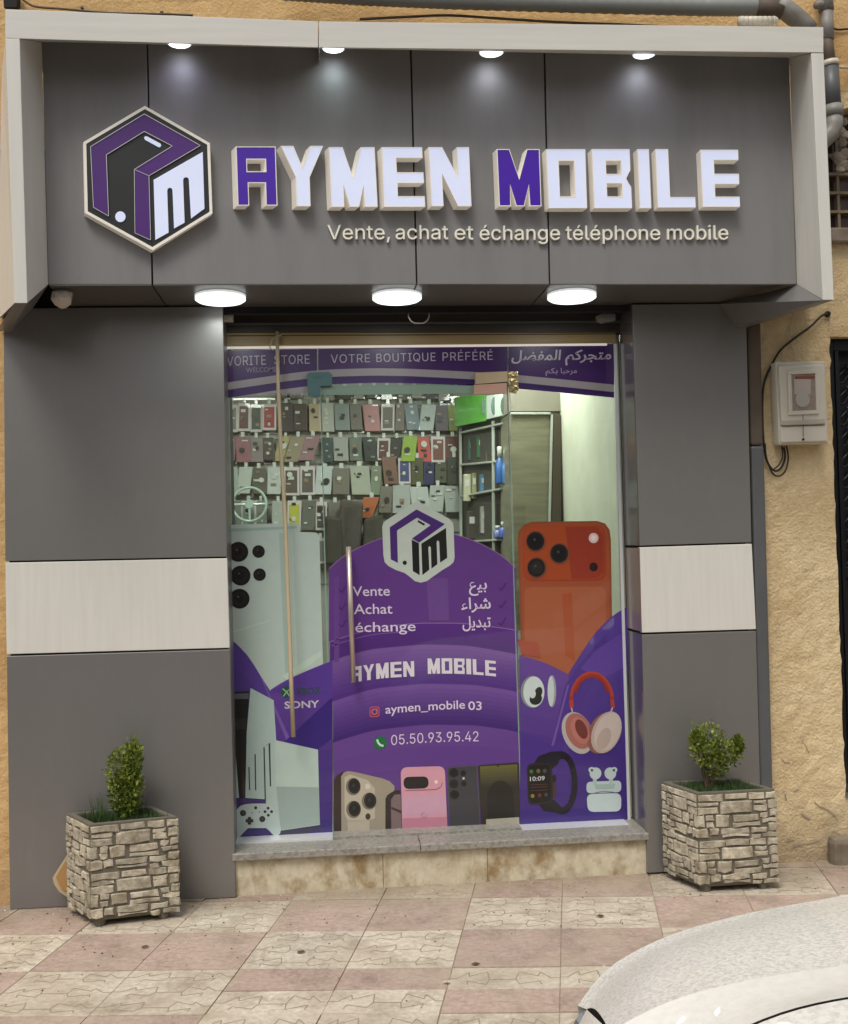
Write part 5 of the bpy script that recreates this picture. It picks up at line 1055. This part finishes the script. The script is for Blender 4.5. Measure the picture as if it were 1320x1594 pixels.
d.rrect((913, 1217), (967, 1215), (967, 1233), (913, 1235), 7, AP, 13); d.rrect((913, 1236), (967, 1234.5), (967, 1263), (915, 1264), 10, (184, 198, 198), 13); d.line([(926, 1234), (940, 1231.5), (955, 1233)], 1.2, (120, 132, 150), 15); d.poly([(925, 1221), (958, 1220), (956, 1228), (928, 1229)], (150, 176, 168), 14)
for sx, cx in ((-1, 926), (1, 951)): d.ell(cx-sx*1, 1204, 9, 9.5, AP, 15, rot=sx*-20); d.ell(cx+sx*5, 1198.5, 5, 4.5, AP, 15); d.poly([(cx-3, 1206), (cx+3, 1206), (cx+3, 1221), (cx-3, 1221)], (166, 182, 184), 14); d.ell(cx+sx*4.5, 1199, 2, 2, (60, 66, 70), 16, n=12)
d.build('printed_earbuds', gr)
# ------------------------------------------------------------------ planters
def planter(A, B_, C_, ztop, lab):
    """A back-left, B_ near, C_ right on the ground (xy); D_ the fourth corner"""
    A, B_, C_ = Vector(A), Vector(B_), Vector(C_); D_ = A+C_-B_
    o = empty('planter', ((A.x+C_.x)/2, (A.y+C_.y)/2, 0), lab, 'planter', 'square stone faced planters beside the door')
    R = [A, B_, C_, D_]; zb = .024
    cen = (A+C_)/2; ring = lambda s, z: [Vector(((p-cen).x*s+cen.x, (p-cen).y*s+cen.y, z)) for p in R]
    b = MB(); r0, r1, r2, r3 = ring(.93, zb), ring(.985, zb+.02), ring(.985, ztop-.012), ring(.99, ztop); i1, i0 = ring(.84, ztop), ring(.83, ztop-.06)
    b.add(r0+r1+r2+r3+i1+i0, [[3, 2, 1, 0]]+[[k*4+i, k*4+(i+1) % 4, (k+1)*4+(i+1) % 4, (k+1)*4+i] for k in range(5) for i in range(4)]); b.build('pot_body', M['mortar'], o, bevel=.004, fix=True)
    b = MB(); b.poly(ring(.835, ztop-.03)); b.build('soil', M['soil'], o)
    for p in ring(.72, 0): b = MB(); b.lathe((p.x, p.y, 0), [(.022, 0), (.026, zb+.004)], seg=10); b.build('foot', M['mortar'], o)
    for i in range(4):
        p, q = R[i], R[(i+1) % 4]; e = (q-p); L_ = e.length; e = e/L_; nrm = Vector((e.y, -e.x, 0)) if True else None
        if nrm.dot(Vector((p.x+q.x, p.y+q.y, 0))/2-Vector((cen.x, cen.y, 0))) < 0: nrm = -nrm
        e3 = Vector((e.x, e.y, 0)); H = ztop-zb-.012
        # module layout of a cast ashlar face: (u0,u1,v0,v1)
        mod = [(0, .14, 0, .07), (.15, .36, .0, .06), (.37, .66, 0, .06), (.67, .98, 0, .07), (0, .12, .08, .17), (.14, .30, .08, .12), (.32, .72, .075, .20), (.74, .98, .08, .12), (.13, .30, .13, .19), (.74, .99, .13, .20), (0, .10, .18, .25), (.11, .22, .21, .26), (.24, .56, .22, .285), (.60, .78, .215, .33), (.80, .90, .21, .27), (.91, 1, .21, .33), (0, .20, .27, .31), (.80, .90, .28, .34), (.22, .57, .30, .345), (0, .12, .325, .40), (.14, .34, .36, .415), (.36, .72, .355, .41), (.74, .86, .35, .42), (.87, 1, .35, .44), (0, .20, .42, .47), (.22, .34, .43, .48), (.36, .70, .42, .44)]
        half = .455
        for rep in range(2):
            for (u0, u1, v0, v1) in mod:
                a0, a1 = u0, u1-.014+(.014 if u1 > .95 else 0); b0 = v0*1.05+rep*.5; b1 = v1*1.05+rep*.5-.004
                if i % 2: a0, a1 = 1-a1, 1-a0
                if b1 > .99: b1 = .99
                if b1-b0 < .015: continue
                z1 = ztop-.012-b0*H; z0 = ztop-.012-b1*H
                P0 = Vector((p.x, p.y, 0)); base = nrm*-.003; out = nrm*random.uniform(.003, .007)
                m = .0035; jj = lambda s=.004: random.uniform(-s, s)*1.5
                W_ = lambda u, z, o_: P0+e3*(u*L_)+Vector((0, 0, z))+o_
                sx = m/L_
                back = [W_(a0, z0, base), W_(a1, z0, base), W_(a1, z1, base), W_(a0, z1, base)]
                um = (a0+a1)/2
                rim_ = [W_(a0+jj()/L_*.8+sx*.3, z0+jj(.003), out*.4), W_(um, z0+jj(.004), out*.5), W_(a1+jj()/L_*.8, z0+jj(.003), out*.4), W_(a1+jj()/L_, z1+jj(.003), out*.4), W_(um, z1+jj(.004), out*.5), W_(a0+jj()/L_, z1+jj(.003), out*.4)]
                c6 = sum(rim_, Vector())/6; front = [c6+(v-c6)*.86+out*.6+nrm*jj(.001) for v in rim_]
                b = MB(); bk = [back[0], (back[0]+back[1])/2, back[1], back[2], (back[2]+back[3])/2, back[3]]
                b.add(bk+rim_+front, [[k, (k+1) % 6, 6+(k+1) % 6, 6+k] for k in range(6)]+[[6+k, 6+(k+1) % 6, 12+(k+1) % 6, 12+k] for k in range(6)]+[[12, 13, 14, 15, 16, 17]])
                b.build('stone', M['stonea'], o)
    return ring(.8, ztop-.03), o
zt1_ = at(141, 1283, -.294).z
ringL, _ = planter((-1.168, -.08, 0), (-1.026, -.294, 0), (-.669, -.226, 0), zt1_, 'stone faced square planter left of the door, under the tall narrow box shrub')
zt2_ = at(1089, 1234, -.29).z
ringR, _ = planter((1.522, -.045, 0), (1.602, -.290, 0), (1.968, -.284, 0), zt2_, 'stone faced square planter right of the door, under the round box shrub')
def shrub(base, blobs, n, lab, seed):
    random.seed(seed); o = empty('box_shrub', base, lab, 'shrub')
    b = MB(); top = max(c.z for c, r in blobs)
    for k in range(9):
        c, r = random.choice(blobs); e = c+Vector((random.uniform(-.5, .5)*r.x, random.uniform(-.5, .5)*r.y, random.uniform(-.2, .6)*r.z)); mid = base.lerp(e, .5)+Vector((random.uniform(-.01, .01), random.uniform(-.01, .01), 0)); b.tube([base+Vector((random.uniform(-.012, .012), 0, -.01)), mid, e], [.0035, .0028, .0015], seg=5)
    b.build('stem', M['stem'], o)
    b = MB()
    for k in range(n):
        c, r = random.choice(blobs)
        while True:
            v = Vector((random.uniform(-1, 1), random.uniform(-1, 1), random.uniform(-1, 1)))
            if .3 < v.length < 1: break
        if random.random() < .09: v *= random.uniform(1.1, 1.35)
        p = c+Vector((v.x*r.x, v.y*r.y, v.z*r.z)); s = random.uniform(.009, .018)
        d = (v+Vector((random.uniform(-.7, .7), random.uniform(-.7, .7), random.uniform(-.2, 1)))).normalized(); t = d.cross(Vector((random.random(), random.random(), random.random()))).normalized(); nn = d.cross(t)
        b.add([p, p+d*s*.6+t*s*.45+nn*s*.1, p+d*s*1.3, p+d*s*.6-t*s*.45+nn*s*.1], [[0, 1, 2, 3]])
    b.build('foliage', M['leaf'], o, fix=False); return o
mid = lambda r: sum(r, Vector())/4
cL = mid(ringL); cR = mid(ringR)
V = Vector
shrub(cL+V((.03, 0, .0)), [(at(187, 1200, cL.y), V((.055, .055, .10))), (at(207, 1182, cL.y), V((.035, .045, .085))), (at(190, 1235, cL.y), V((.05, .05, .09))), (at(205, 1225, cL.y), V((.045, .05, .10))), (at(198, 1256, cL.y), V((.04, .05, .05)))], 3400, 'tall narrow box shrub with two tips in the left planter', 11)
shrub(cR+V((-.04, 0, 0)), [(at(1100, 1150, cR.y), V((.07, .07, .07))), (at(1096, 1172, cR.y), V((.06, .07, .06))), (at(1128, 1172, cR.y), V((.06, .07, .055))), (at(1112, 1192, cR.y), V((.055, .06, .05))), (at(1148, 1160, cR.y), V((.022, .03, .04))), (at(1085, 1152, cR.y), V((.03, .04, .05)))], 2100, 'rounded box shrub with bright small leaves in the right planter', 12)
def grasses(ring_, n, hmax, lab, seed, spots=None):
    random.seed(seed); b = MB(); c = mid(ring_)
    for k in range(n):
        u, v = random.random(), random.random(); p = (ring_[0]*(1-u)+ring_[1]*u)*(1-v)+(ring_[3]*(1-u)+ring_[2]*u)*v
        h = random.uniform(.02, .05)
        if spots:
            for (u0, v0, rr, hh) in spots:
                if abs(u-u0) < rr and abs(v-v0) < rr: h = random.uniform(.5, 1)*hh
        d = V((random.uniform(-.35, .35), random.uniform(-.35, .35), 1))*h; w_ = V((random.uniform(-1, 1), random.uniform(-1, 1), 0)).normalized()*.0016
        b.add([p-w_, p+w_, p+d*.6+w_*.7, p+d, p+d*.6-w_*.7], [[0, 1, 2, 3, 4]])
    o = b.build('grass', M['grass'], fix=False); return tag(o, lab, 'grass', kind='stuff')
grasses(ringL, 900, .13, 'fine green grass and weeds growing in the left planter', 5, [(.75, .12, .14, .16), (.35, .75, .12, .14), (.6, .3, .12, .08)])
grasses(ringR, 1100, .05, 'short green ground cover in the right planter', 6)
# plastic bowl piece behind left planter
b = MB(); pts = [at(x, y, -.06) for x, y in [(104, 1331), (92, 1350), (82, 1366), (84, 1376), (92, 1388), (104, 1396), (112, 1396), (112, 1331)]]; b.prism(pts, (0, .012, 0)); o = b.build('clay_shard', mat('buff_clay', lin(196, 176, 140, .85), rough=.7, var=.15), bevel=.003); tag(o, 'broken buff clay piece wedged behind the left planter', 'shard')
b = MB(); pts = [at(x, y, -.072) for x, y in [(102, 1340), (93, 1354), (87, 1366), (93, 1379), (103, 1388), (110, 1388), (110, 1345)]]; b.prism(pts, (0, .010, 0)); b.build('inner_face', mat('ochre_inner_face', lin(180, 140, 84, .8), rough=.7, var=.2), o)
# ------------------------------------------------------------------ electric meter and its cables
MY = WY-.10
mt = empty('electric_meter', at(1250, 692, WY), 'off white electric meter box with small window on the ochre wall', 'meter box')
def mbx(P, Y0, Y1, m, name, bev=.004):
    q = [at(x, y, Y0) for x, y in P]; b = MB(); b.hexa(q, [V((v.x, Y1, v.z)) for v in q]); return b.build(name, m, mt, bevel=bev)
mbx([(1207, 563), (1284, 562), (1290, 690), (1213, 692)], MY+.02, WY-.004, M['plastic'], 'box', .006)
mbx([(1212, 569), (1283, 567), (1286, 660), (1217, 662)], MY, MY+.02, M['plastic'], 'lid', .006)
mbx([(1215, 664), (1287, 662), (1288, 687), (1216, 689)], MY+.008, MY+.02, M['plastic'], 'lower_cover', .005)
b = MB()
for P in ([(1226, 577), (1273, 575), (1273.3, 581), (1226.3, 583)], [(1228, 640), (1275, 638), (1275.5, 644), (1228, 646)], [(1226.3, 583.2), (1232, 583), (1234, 639.8), (1228, 640)], [(1269, 581.3), (1273.3, 581), (1275, 638), (1271, 638)]):
    q = [at(x, y, MY-.010) for x, y in P]; b.hexa(q, [V((v.x, MY, v.z)) for v in q])
b.build('window_frame', M['plastic'], mt, bevel=.002)
mbx([(1231, 582), (1270, 581), (1272, 640), (1233, 641)], MY-.0012, MY, mat('meter_window_back', lin(150, 136, 124), rough=.3, var=.2, vscale=30), 'window_back', 0)
mbx([(1236, 590), (1262, 590), (1262, 614), (1237, 614)], MY-.003, MY-.0013, mat('meter_plate', lin(186, 176, 166), rough=.4), 'meter_plate', 0)
b = MB(); c = at(1249, 622, MY-.0015); b.lathe(c, [(.034, 0), (.036, -.003), (.001, -.005)], axis='y', seg=20); b.build('dial', mat('dial_grey', lin(176, 174, 164), rough=.4), mt)
mbx([(1238, 586), (1270, 585), (1270, 589), (1238, 590)], MY-.004, MY-.0031, pm(120, 60, 50), 'red_strip', 0)
b = MB(); c = at(1250, 684, MY+.008); b.lathe(c, [(.006, 0), (.006, -.004)], axis='y', seg=10); b.build('screw', M['iron'], mt)
mbx([(1249.5, 646), (1250.3, 646), (1250.8, 680), (1250, 680)], MY-.001, MY, M['iron'], 'seal_wire', 0)
mbx([(1218, 655), (1284, 652), (1284.5, 659), (1218.5, 662)], MY-.003, MY, mat('meter_lid_step', lin(176, 168, 152), rough=.5), 'lid_step', .001)
def cable(pxs, r, Y, lab, name='cable', m=None, n=4):
    P = [V(at(x, y, Y if not isinstance(Y, list) else Y[k])) for k, (x, y) in enumerate(pxs)]
    out = []
    for i in range(len(P)-1):
        p0, p1, p2, p3 = P[max(i-1, 0)], P[i], P[i+1], P[min(i+2, len(P)-1)]
        for k in range(n): t = k/n; out.append(.5*((2*p1)+(p2-p0)*t+(2*p0-5*p1+4*p2-p3)*t*t+(3*p1-p0-3*p2+p3)*t**3))
    out.append(P[-1]); b = MB(); b.tube(out, r, seg=7); o = b.build(name, m or M['cable'], smooth=True); return tag(o, lab, 'cable')
cable([(1288, 488), (1278, 492), (1262, 508), (1240, 524), (1215, 545), (1200, 570), (1191, 590), (1187, 615), (1187, 660), (1190, 700), (1196, 722), (1206, 733), (1216, 728), (1222, 712), (1220, 696)], .0055, WY-.022, 'thick black cable looping from a wall hole to below the meter')
cable([(1191, 690), (1193, 712), (1202, 736), (1213, 741), (1223, 732), (1227, 712), (1224, 694)], .0042, WY-.04, 'second thin black cable loop hanging under the meter')
cable([(1205, 730), (1212, 724), (1218, 712), (1217, 694)], .0035, WY-.03, 'short inner black cable loop under the meter')
b = MB(); c = at(1288, 489, WY-.006); b.lathe(c, [(.016, .0), (.012, -.012), (.001, -.014)], axis='y', seg=10); tag(b.build('cable_hole', M['seam']), 'black hole in the ochre wall where the cable enters', 'hole')
# ------------------------------------------------------------------ pipes and odds above the sign
PYY = -.05
b = MB(); P = [at(x, y, PYY) for x, y in [(440, -14), (560, -6), (700, 0), (900, 6), (1100, 11), (1178, 11)]]
pts = []
for i in range(len(P)-1):
    for k in range(24): pts.append(P[i].lerp(P[i+1], k/24))
b.tube(pts+[P[-1]], [.040+(.0028 if (i % 2) else -.0010) for i in range(len(pts)+1)], seg=14)
tag(b.build('corrugated_pipe', mat('grey_corrugated_pipe', lin(150, 152, 148, .85), rough=.4, var=.08), smooth=True), 'grey corrugated pipe running along the wall above the sign', 'pipe')
ep = empty('drain_pipe', at(1285, 200, .0), 'grey drain pipe with elbows dropping beside the right end of the sign', 'pipe')
b = MB(); b.tube([at(1176, 11, PYY), at(1200, 13, PYY), at(1216, 17, PYY)], .044, seg=14); b.build('stained_coupling', M['pvcb'], ep, smooth=True)
b = MB(); b.tube([at(1210, 6, PYY), at(1222, 14, PYY), at(1236, 25, PYY), at(1252, 36, PYY), at(1262, 48, PYY)], [.046, .047, .047, .04, .04], seg=14); b.build('elbow', M['pvc'], ep, smooth=True)
b = MB(); b.tube([at(1282, -20, 0), at(1286, 17, 0)], .037, seg=14); b.tube([at(1286, 17, 0), at(1288, 62, 0)], .032, seg=14); b.tube([at(1271, 8, -.03), at(1284, 6, 0)], .02, seg=8); b.build('upper_pipe', M['pvc'], ep, smooth=True)
b = MB(); b.tube([at(1286, 55, 0), at(1292, 100, 0)], .028, seg=14); b.build('stained_pipe', M['pvcb'], ep, smooth=True)
b = MB(); b.tube([at(1291, 96, 0), at(1292, 104, 0)], .044, seg=14); b.tube([at(1292, 98, 0), at(1305, 104, .0), at(1325, 106, .05)], .007, seg=6); b.build('clamp', M['plastic'], ep, smooth=True)
b = MB(); b.tube([at(1292, 104, 0), at(1296, 168, 0)], .040, seg=14); b.build('dark_pipe', M['pvcd'], ep, smooth=True)
b = MB(); b.tube([at(1297, 165, 0), at(1298, 181, 0)], .047, seg=14); b.tube([at(1298, 181, 0), at(1298, 195, 0), at(1293, 208, 0), at(1280, 220, 0), at(1262, 228, .0)], .042, seg=14); b.build('elbow', M['pvc'], ep, smooth=True)
b = MB(); P0, P1 = at(1150, 33, -.35), at(1206, 33, -.35); b.tube([P0, P1], .021, seg=14); b.tube([P1, P1+V((.012, 0, 0))], [.021, .014], seg=14)
for k in range(8): p = P0.lerp(P1, (k+.5)/8); b.tube([p, p+V((.006, 0, 0))], .0222, seg=14)
tag(b.build('white_roll', M['plastic'], smooth=True), 'small white ribbed tube lying on top of the sign frame', 'tube')
cable([(30, -6), (45, 6), (60, 11), (100, 14), (170, 20), (260, 22), (300, 24)], .005, 0, 'thin dark cable draped behind the left top of the sign', m=M['pvcb'])
cable([(560, 30), (640, 26), (700, 24), (780, 29), (860, 34), (960, 38), (1050, 42)], .006, 0, 'thin brown cable running below the corrugated pipe', m=M['pvcb'])
cable([(1295, 42), (1304, 46), (1330, 44)], .005, WY-.01, 'short dark cable on the ochre wall beside the drain pipe')
for (x, y, lab) in ((128, 13, 'dark nail in the ochre wall above the sign, the left one'), (252, 20, 'dark nail in the ochre wall above the sign, the right one')):
    b = MB(); c = at(x, y, WY-.01); b.lathe(c, [(.007, .004), (.008, -.006), (.001, -.008)], axis='y', seg=8); tag(b.build('wall_nail', M['cable']), lab, 'nail')
b = MB(); q = [at(4, -20, -.0), at(28, -20, -.0), at(26, 11, -.0), at(6, 11, -.0)]; b.prism(q, (0, .05, 0)); tag(b.build('dark_bracket', M['seam']), 'dark bracket in the top left corner above the sign', 'bracket')
# ------------------------------------------------------------------ pavement litter
random.seed(21)
for (x, y, lab) in [(432, 1389, 'dark flat chip at the foot of the plinth'), (468, 1483, 'dark leaf on the pink tile in the middle of the paving'), (935, 1427, 'dark leaf on the cream tile below the right plinth'), (740, 1502, 'brown curled leaf beside the narrow cream tile'), (695, 1530, 'white paper scrap on the joint of the paving'), (225, 1475, 'brown leaf on the pink tile under the left planter')]:
    c = atz(x, y, .003); b = MB(); a = random.uniform(0, 3); l = random.uniform(.016, .024)
    P = [c+V((l*math.cos(a+t)*(1 if k % 2 == 0 else .6), .45*l*math.sin(a+t), .002+(.004 if k % 2 else 0))) for k, t in enumerate([q*1.047 for q in range(6)])]
    b.prism(P, (0, 0, .0015)); tag(b.build('leaf' if 'leaf' in lab else 'scrap', M['plastic'] if 'white' in lab else M['stem']), lab, 'leaf' if 'leaf' in lab else 'scrap')
b = MB()
for k in range(420):
    x, y = random.uniform(-1.6, 2.6), -abs(random.gauss(0, .55))-.0; r = random.uniform(.0015, .006)
    if y < -1.6: continue
    c = V((x, y, .001)); h = r*.7; b.add([c+V((r*math.cos(t+k)*random.uniform(.6, 1.2), r*math.sin(t+k)*random.uniform(.6, 1.2), 0)) for t in (0, 1.57, 3.14, 4.71)]+[c+V((0, 0, h))], [[0, 1, 4], [1, 2, 4], [2, 3, 4], [3, 0, 4]], random.choice([0, 0, 1]))
tag(b.build('grit', [M['stem'], M['plastic']], fix=False), 'loose grit and crumbs scattered over the paving', 'grit', kind='stuff')
# ------------------------------------------------------------------ parked car
car = empty('parked_car', (2.5, -3.1, -.13), 'white parked car with dusty speckled bonnet at the lower right', 'car')
def dusty(name, amt, fine):
    m = mat(name, lin(240, 238, 232, .95), rough=.28, var=.03, coat=.8); nt = m.node_tree; L = nt.links; b = nt.nodes['Principled BSDF']; src = b.inputs['Base Color'].links[0].from_socket
    tc = N(nt, 'ShaderNodeTexCoord'); n = N(nt, 'ShaderNodeTexNoise'); n.inputs['Scale'].default_value = fine; n.inputs['Detail'].default_value = 4; n.inputs['Roughness'].default_value = .7; L.new(tc.outputs['Object'], n.inputs[0])
    mr = N(nt, 'ShaderNodeMapRange'); mr.inputs[1].default_value = .42; mr.inputs[2].default_value = .62; mr.inputs[4].default_value = amt; L.new(n.outputs[0], mr.inputs[0])
    mx = N(nt, 'ShaderNodeMix', data_type='RGBA'); L.new(mr.outputs[0], mx.inputs[0]); L.new(src, mx.inputs[6]); mx.inputs[7].default_value = lin(140, 136, 124, .8); L.new(mx.outputs[2], b.inputs['Base Color'])
    n2 = N(nt, 'ShaderNodeMapRange'); n2.inputs[3].default_value = .25; n2.inputs[4].default_value = .8; L.new(n.outputs[0], n2.inputs[0]); L.new(n2.outputs[0], b.inputs['Roughness']); b.inputs['Coat Weight'].default_value = .25; return m
M['hood'] = dusty('dusty_white_paint', .42, 105); M['fend'] = dusty('lightly_dusty_paint', .28, 60); M['paint'] = dusty('cleaner_white_paint', .10, 50)
S0 = [(913, 1571), (930, 1544), (964, 1507), (1027, 1472), (1091, 1448), (1186, 1423), (1320, 1399)]
S1 = [(950, 1606), (975, 1590), (1027, 1564), (1091, 1542), (1186, 1521), (1320, 1502)]
S2 = [(1130, 1612), (1170, 1593), (1218, 1574), (1282, 1558), (1320, 1552)]
def curve3(Pp, Y, xs_):
    P = [at(x, y, Y) for x, y in Pp]; f = tab([(p.x, p.z) for p in P]); return P, f
YS0, YS1, YS2 = -2.42, -2.95, -3.14
P0, f0 = curve3(S0, YS0, None); P1, f1 = curve3(S1, YS1, None); P2, f2 = curve3(S2, YS2, None)
# extend the profiles back to the windscreen
def ext(P, zend, xend=1.95):
    T = [(p.x, p.z) for p in P]; xl, zl = T[-1]; n = 6
    s = (T[-1][1]-T[-2][1])/(T[-1][0]-T[-2][0])
    for k in range(1, n+1):
        t = k/n; x = xl+(xend-xl)*t; z = (1-t)*(zl+s*(x-xl)*.6)+t*zend; T.append((x, z))
    return T
T0, T1, T2 = ext(P0, P0[-1].z+.075), ext(P1, P1[-1].z+.07), ext(P2, P2[-1].z+.06)
g0, g1, g2 = [ (lambda T: (lambda x: sum(tab(T)(x+d) for d in (-.03, -.015, 0, .015, .03))/5))(T) for T in (T0, T1, T2)]
nu = 40
def rowx(x0, x1): return [x0+(x1-x0)*k/nu for k in range(nu+1)]
XE = 1.95
def loft(rows_, m, name, par=car, smooth=True, bev=0):
    b = MB(); n = len(rows_[0]); vs = [p for r in rows_ for p in r]
    b.add(vs, [[j*n+i, j*n+i+1, (j+1)*n+i+1, (j+1)*n+i] for j in range(len(rows_)-1) for i in range(n-1)]); return b.build(name, m, par, smooth=smooth)
xr0 = rowx(T0[0][0], XE); xr1 = rowx(T1[0][0], XE); xr2 = rowx(T2[0][0], XE)
R0 = [V((x, YS0, g0(x))) for x in xr0]; R1 = [V((x, YS1, g1(x))) for x in xr1]; R2 = [V((x, YS2, g2(x))) for x in xr2]
rows_ = [[p+V((-.01, .05, -.012)) for p in R0], R0]
for k in range(1, 9):
    t = k/8; rows_.append([V(((1-t)*a.x+t*c.x, (1-t)*a.y+t*c.y, (1-t)*a.z+t*c.z+.020*math.sin(math.pi*t)*(1-.2*t))) for a, c in zip(R0, R1)])
# far edge must keep the photographed outline: flatten the first rows
loft(rows_, M['hood'], 'bonnet')
rows_ = [R1]
for k in range(1, 7):
    t = k/6; rows_.append([V(((1-t)*a.x+t*c.x, (1-t)*a.y+t*c.y, (1-t)*a.z+t*c.z-.010*math.sin(math.pi*t))) for a, c in zip([p+V((0, -.0005, 0)) for p in R1], R2)])
loft(rows_, M['paint'], 'bonnet_edge')
gap = loft([[p+V((0, -.000, -.002)) for p in R2], [p+V((0, -.006, -.010)) for p in R2]], M['seam'], 'panel_gap')
rows_ = [[p+V((0, -.006, -.001)) for p in R2]]
for k, (dy, dz) in enumerate([(-.10, .0), (-.25, -.012), (-.42, -.04), (-.55, -.09), (-.63, -.17), (-.67, -.30), (-.68, -.45), (-.66, -.60)]): rows_.append([p+V((-.02*k*(1 if i < 4 else 0)*0, dy, dz)) for i, p in enumerate(R2)])
loft(rows_, M['fend'], 'front_wing')
# nose: drop from the front ends of every row
front = [R0[0]+V((.02, .10, -.05)), R0[0], R0[0].lerp(R1[0], .5)+V((-.02, 0, .02)), R1[0], R2[0], R2[0]+V((0, -.15, -.02)), R2[0]+V((.04, -.45, -.08)), R2[0]+V((.10, -.62, -.16))]
rows_ = [front, [p+V((-.03, 0, -.05)) for p in front], [p+V((-.05, 0, -.18)) for p in front], [p+V((-.06, 0, -.32)) for p in front], [V((p.x+.02, p.y, -.0)) for p in front]]
loft(rows_[2:], M['fend'], 'bumper'); loft(rows_[:3], M['fend'], 'nose')
lp = [at(x, y, YS0-.03) for x, y in [(893, 1600), (899, 1586), (909, 1574), (913, 1573), (916, 1590), (925, 1606)]]
b = MB(); b.prism([p+V((-.004, 0, 0)) for p in lp], (.03, -.28, -.01)); b.build('headlight', mat('clear_headlamp', lin(150, 160, 170), rough=.08, metal=.6, coat=1), car, bevel=.008)
b = MB(); q = [at(x, y, YS0-.025) for x, y in [(890, 1603), (897, 1586), (906, 1575), (908, 1578), (900, 1590), (894, 1605)]]; b.prism(q, (0, -.1, 0)); b.build('chrome_trim', M['alu'], car)
# rest of the body beyond the frame
bz = -.13
prof = [(1.95, g1(XE)), (2.45, 1.24), (2.9, 1.31), (3.7, 1.28), (4.3, 1.0), (4.6, .92)]
def ring_(x, z, w_, zb=.15):
    yc = -3.12; return [V((x, yc+w_, zb)), V((x, yc+w_+.02, z*.55)), V((x, yc+w_-.06, z*.82)), V((x, yc+w_*.68, z*.985)), V((x, yc, z)), V((x, yc-w_*.68, z*.985)), V((x, yc-w_+.06, z*.82)), V((x, yc-w_-.02, z*.55)), V((x, yc-w_, zb))]
b = MB(); rr = [ring_(XE+.02, g1(XE)-.03, .78)]+[ring_(x, min(z, 1.0)-.02*(i > 2), .78) for i, (x, z) in enumerate(prof[1:])]; n = 9
b.add([p for r in rr for p in r], [[j*n+i, j*n+i+1, (j+1)*n+i+1, (j+1)*n+i] for j in range(len(rr)-1) for i in range(n-1)]+[list(range((len(rr)-1)*n, len(rr)*n))]); b.build('body', M['paint'], car, smooth=True)
b = MB(); cab = []
for (x, z, w_) in [(1.95, g1(XE)-.02, .70), (2.5, 1.27, .58), (3.0, 1.33, .56), (3.7, 1.28, .55), (4.3, .98, .62)]: cab.append([V((x, -3.12+w_+.08, .9)), V((x, -3.12+w_, z-.03)), V((x, -3.12, z)), V((x, -3.12-w_, z-.03)), V((x, -3.12-w_-.08, .9))])
n = 5; b.add([p for r in cab for p in r], [[j*n+i, j*n+i+1, (j+1)*n+i+1, (j+1)*n+i] for j in range(4) for i in range(4)]); b.build('cabin_glass', mat('tinted_car_glass', lin(40, 46, 50), rough=.05, coat=1), car, smooth=True)
b = MB(); b.add([cab[j][i]+V((0, 0, .012)) for j in (1, 2, 3) for i in (1, 2, 3)], [[0, 1, 4, 3], [1, 2, 5, 4], [3, 4, 7, 6], [4, 5, 8, 7]]); b.build('roof', M['fend'], car, smooth=True)
# far side lower wing under the bonnet edge
rows_ = [[p+V((-.01, .05, -.012)) for p in R0], [p+V((0, .085, -.06)) for p in R0], [p+V((0, .10, -.2)) for p in R0], [V((p.x, YS0+.08, .14)) for p in R0]]
loft(rows_, M['fend'], 'far_wing')
for x, yy in ((1.12, -3.80), (3.75, -3.80), (1.12, -2.46), (3.75, -2.46)):
    b = MB(); s_ = -1 if yy < -3 else 1; b.lathe((x, yy, bz+.31), [(.20, -.09), (.30, -.085), (.31, -.04), (.31, .04), (.30, .085), (.20, .09)], axis='y', seg=28); wv = b.build('wheel', mat('tyre_rubber', lin(30, 30, 30), rough=.85) if 'tyre' not in M else M['tyre'], car, smooth=False); M['tyre'] = wv.data.materials[0]
    b = MB(); b.lathe((x, yy+s_*.03, bz+.31), [(.19, -.06), (.195, .05), (.03, .06)], axis='y', seg=20); b.build('rim', M['alu'], car)
# ------------------------------------------------------------------ strip helper keys
for o in bpy.data.objects:
    if '_w' in o: del o['_w']
    if o.parent is None and o.type == 'MESH' and 'kind' not in o and 'category' not in o and 'label' in o:
        o['category'] = o.name.split('.')[0].replace('_', ' ')
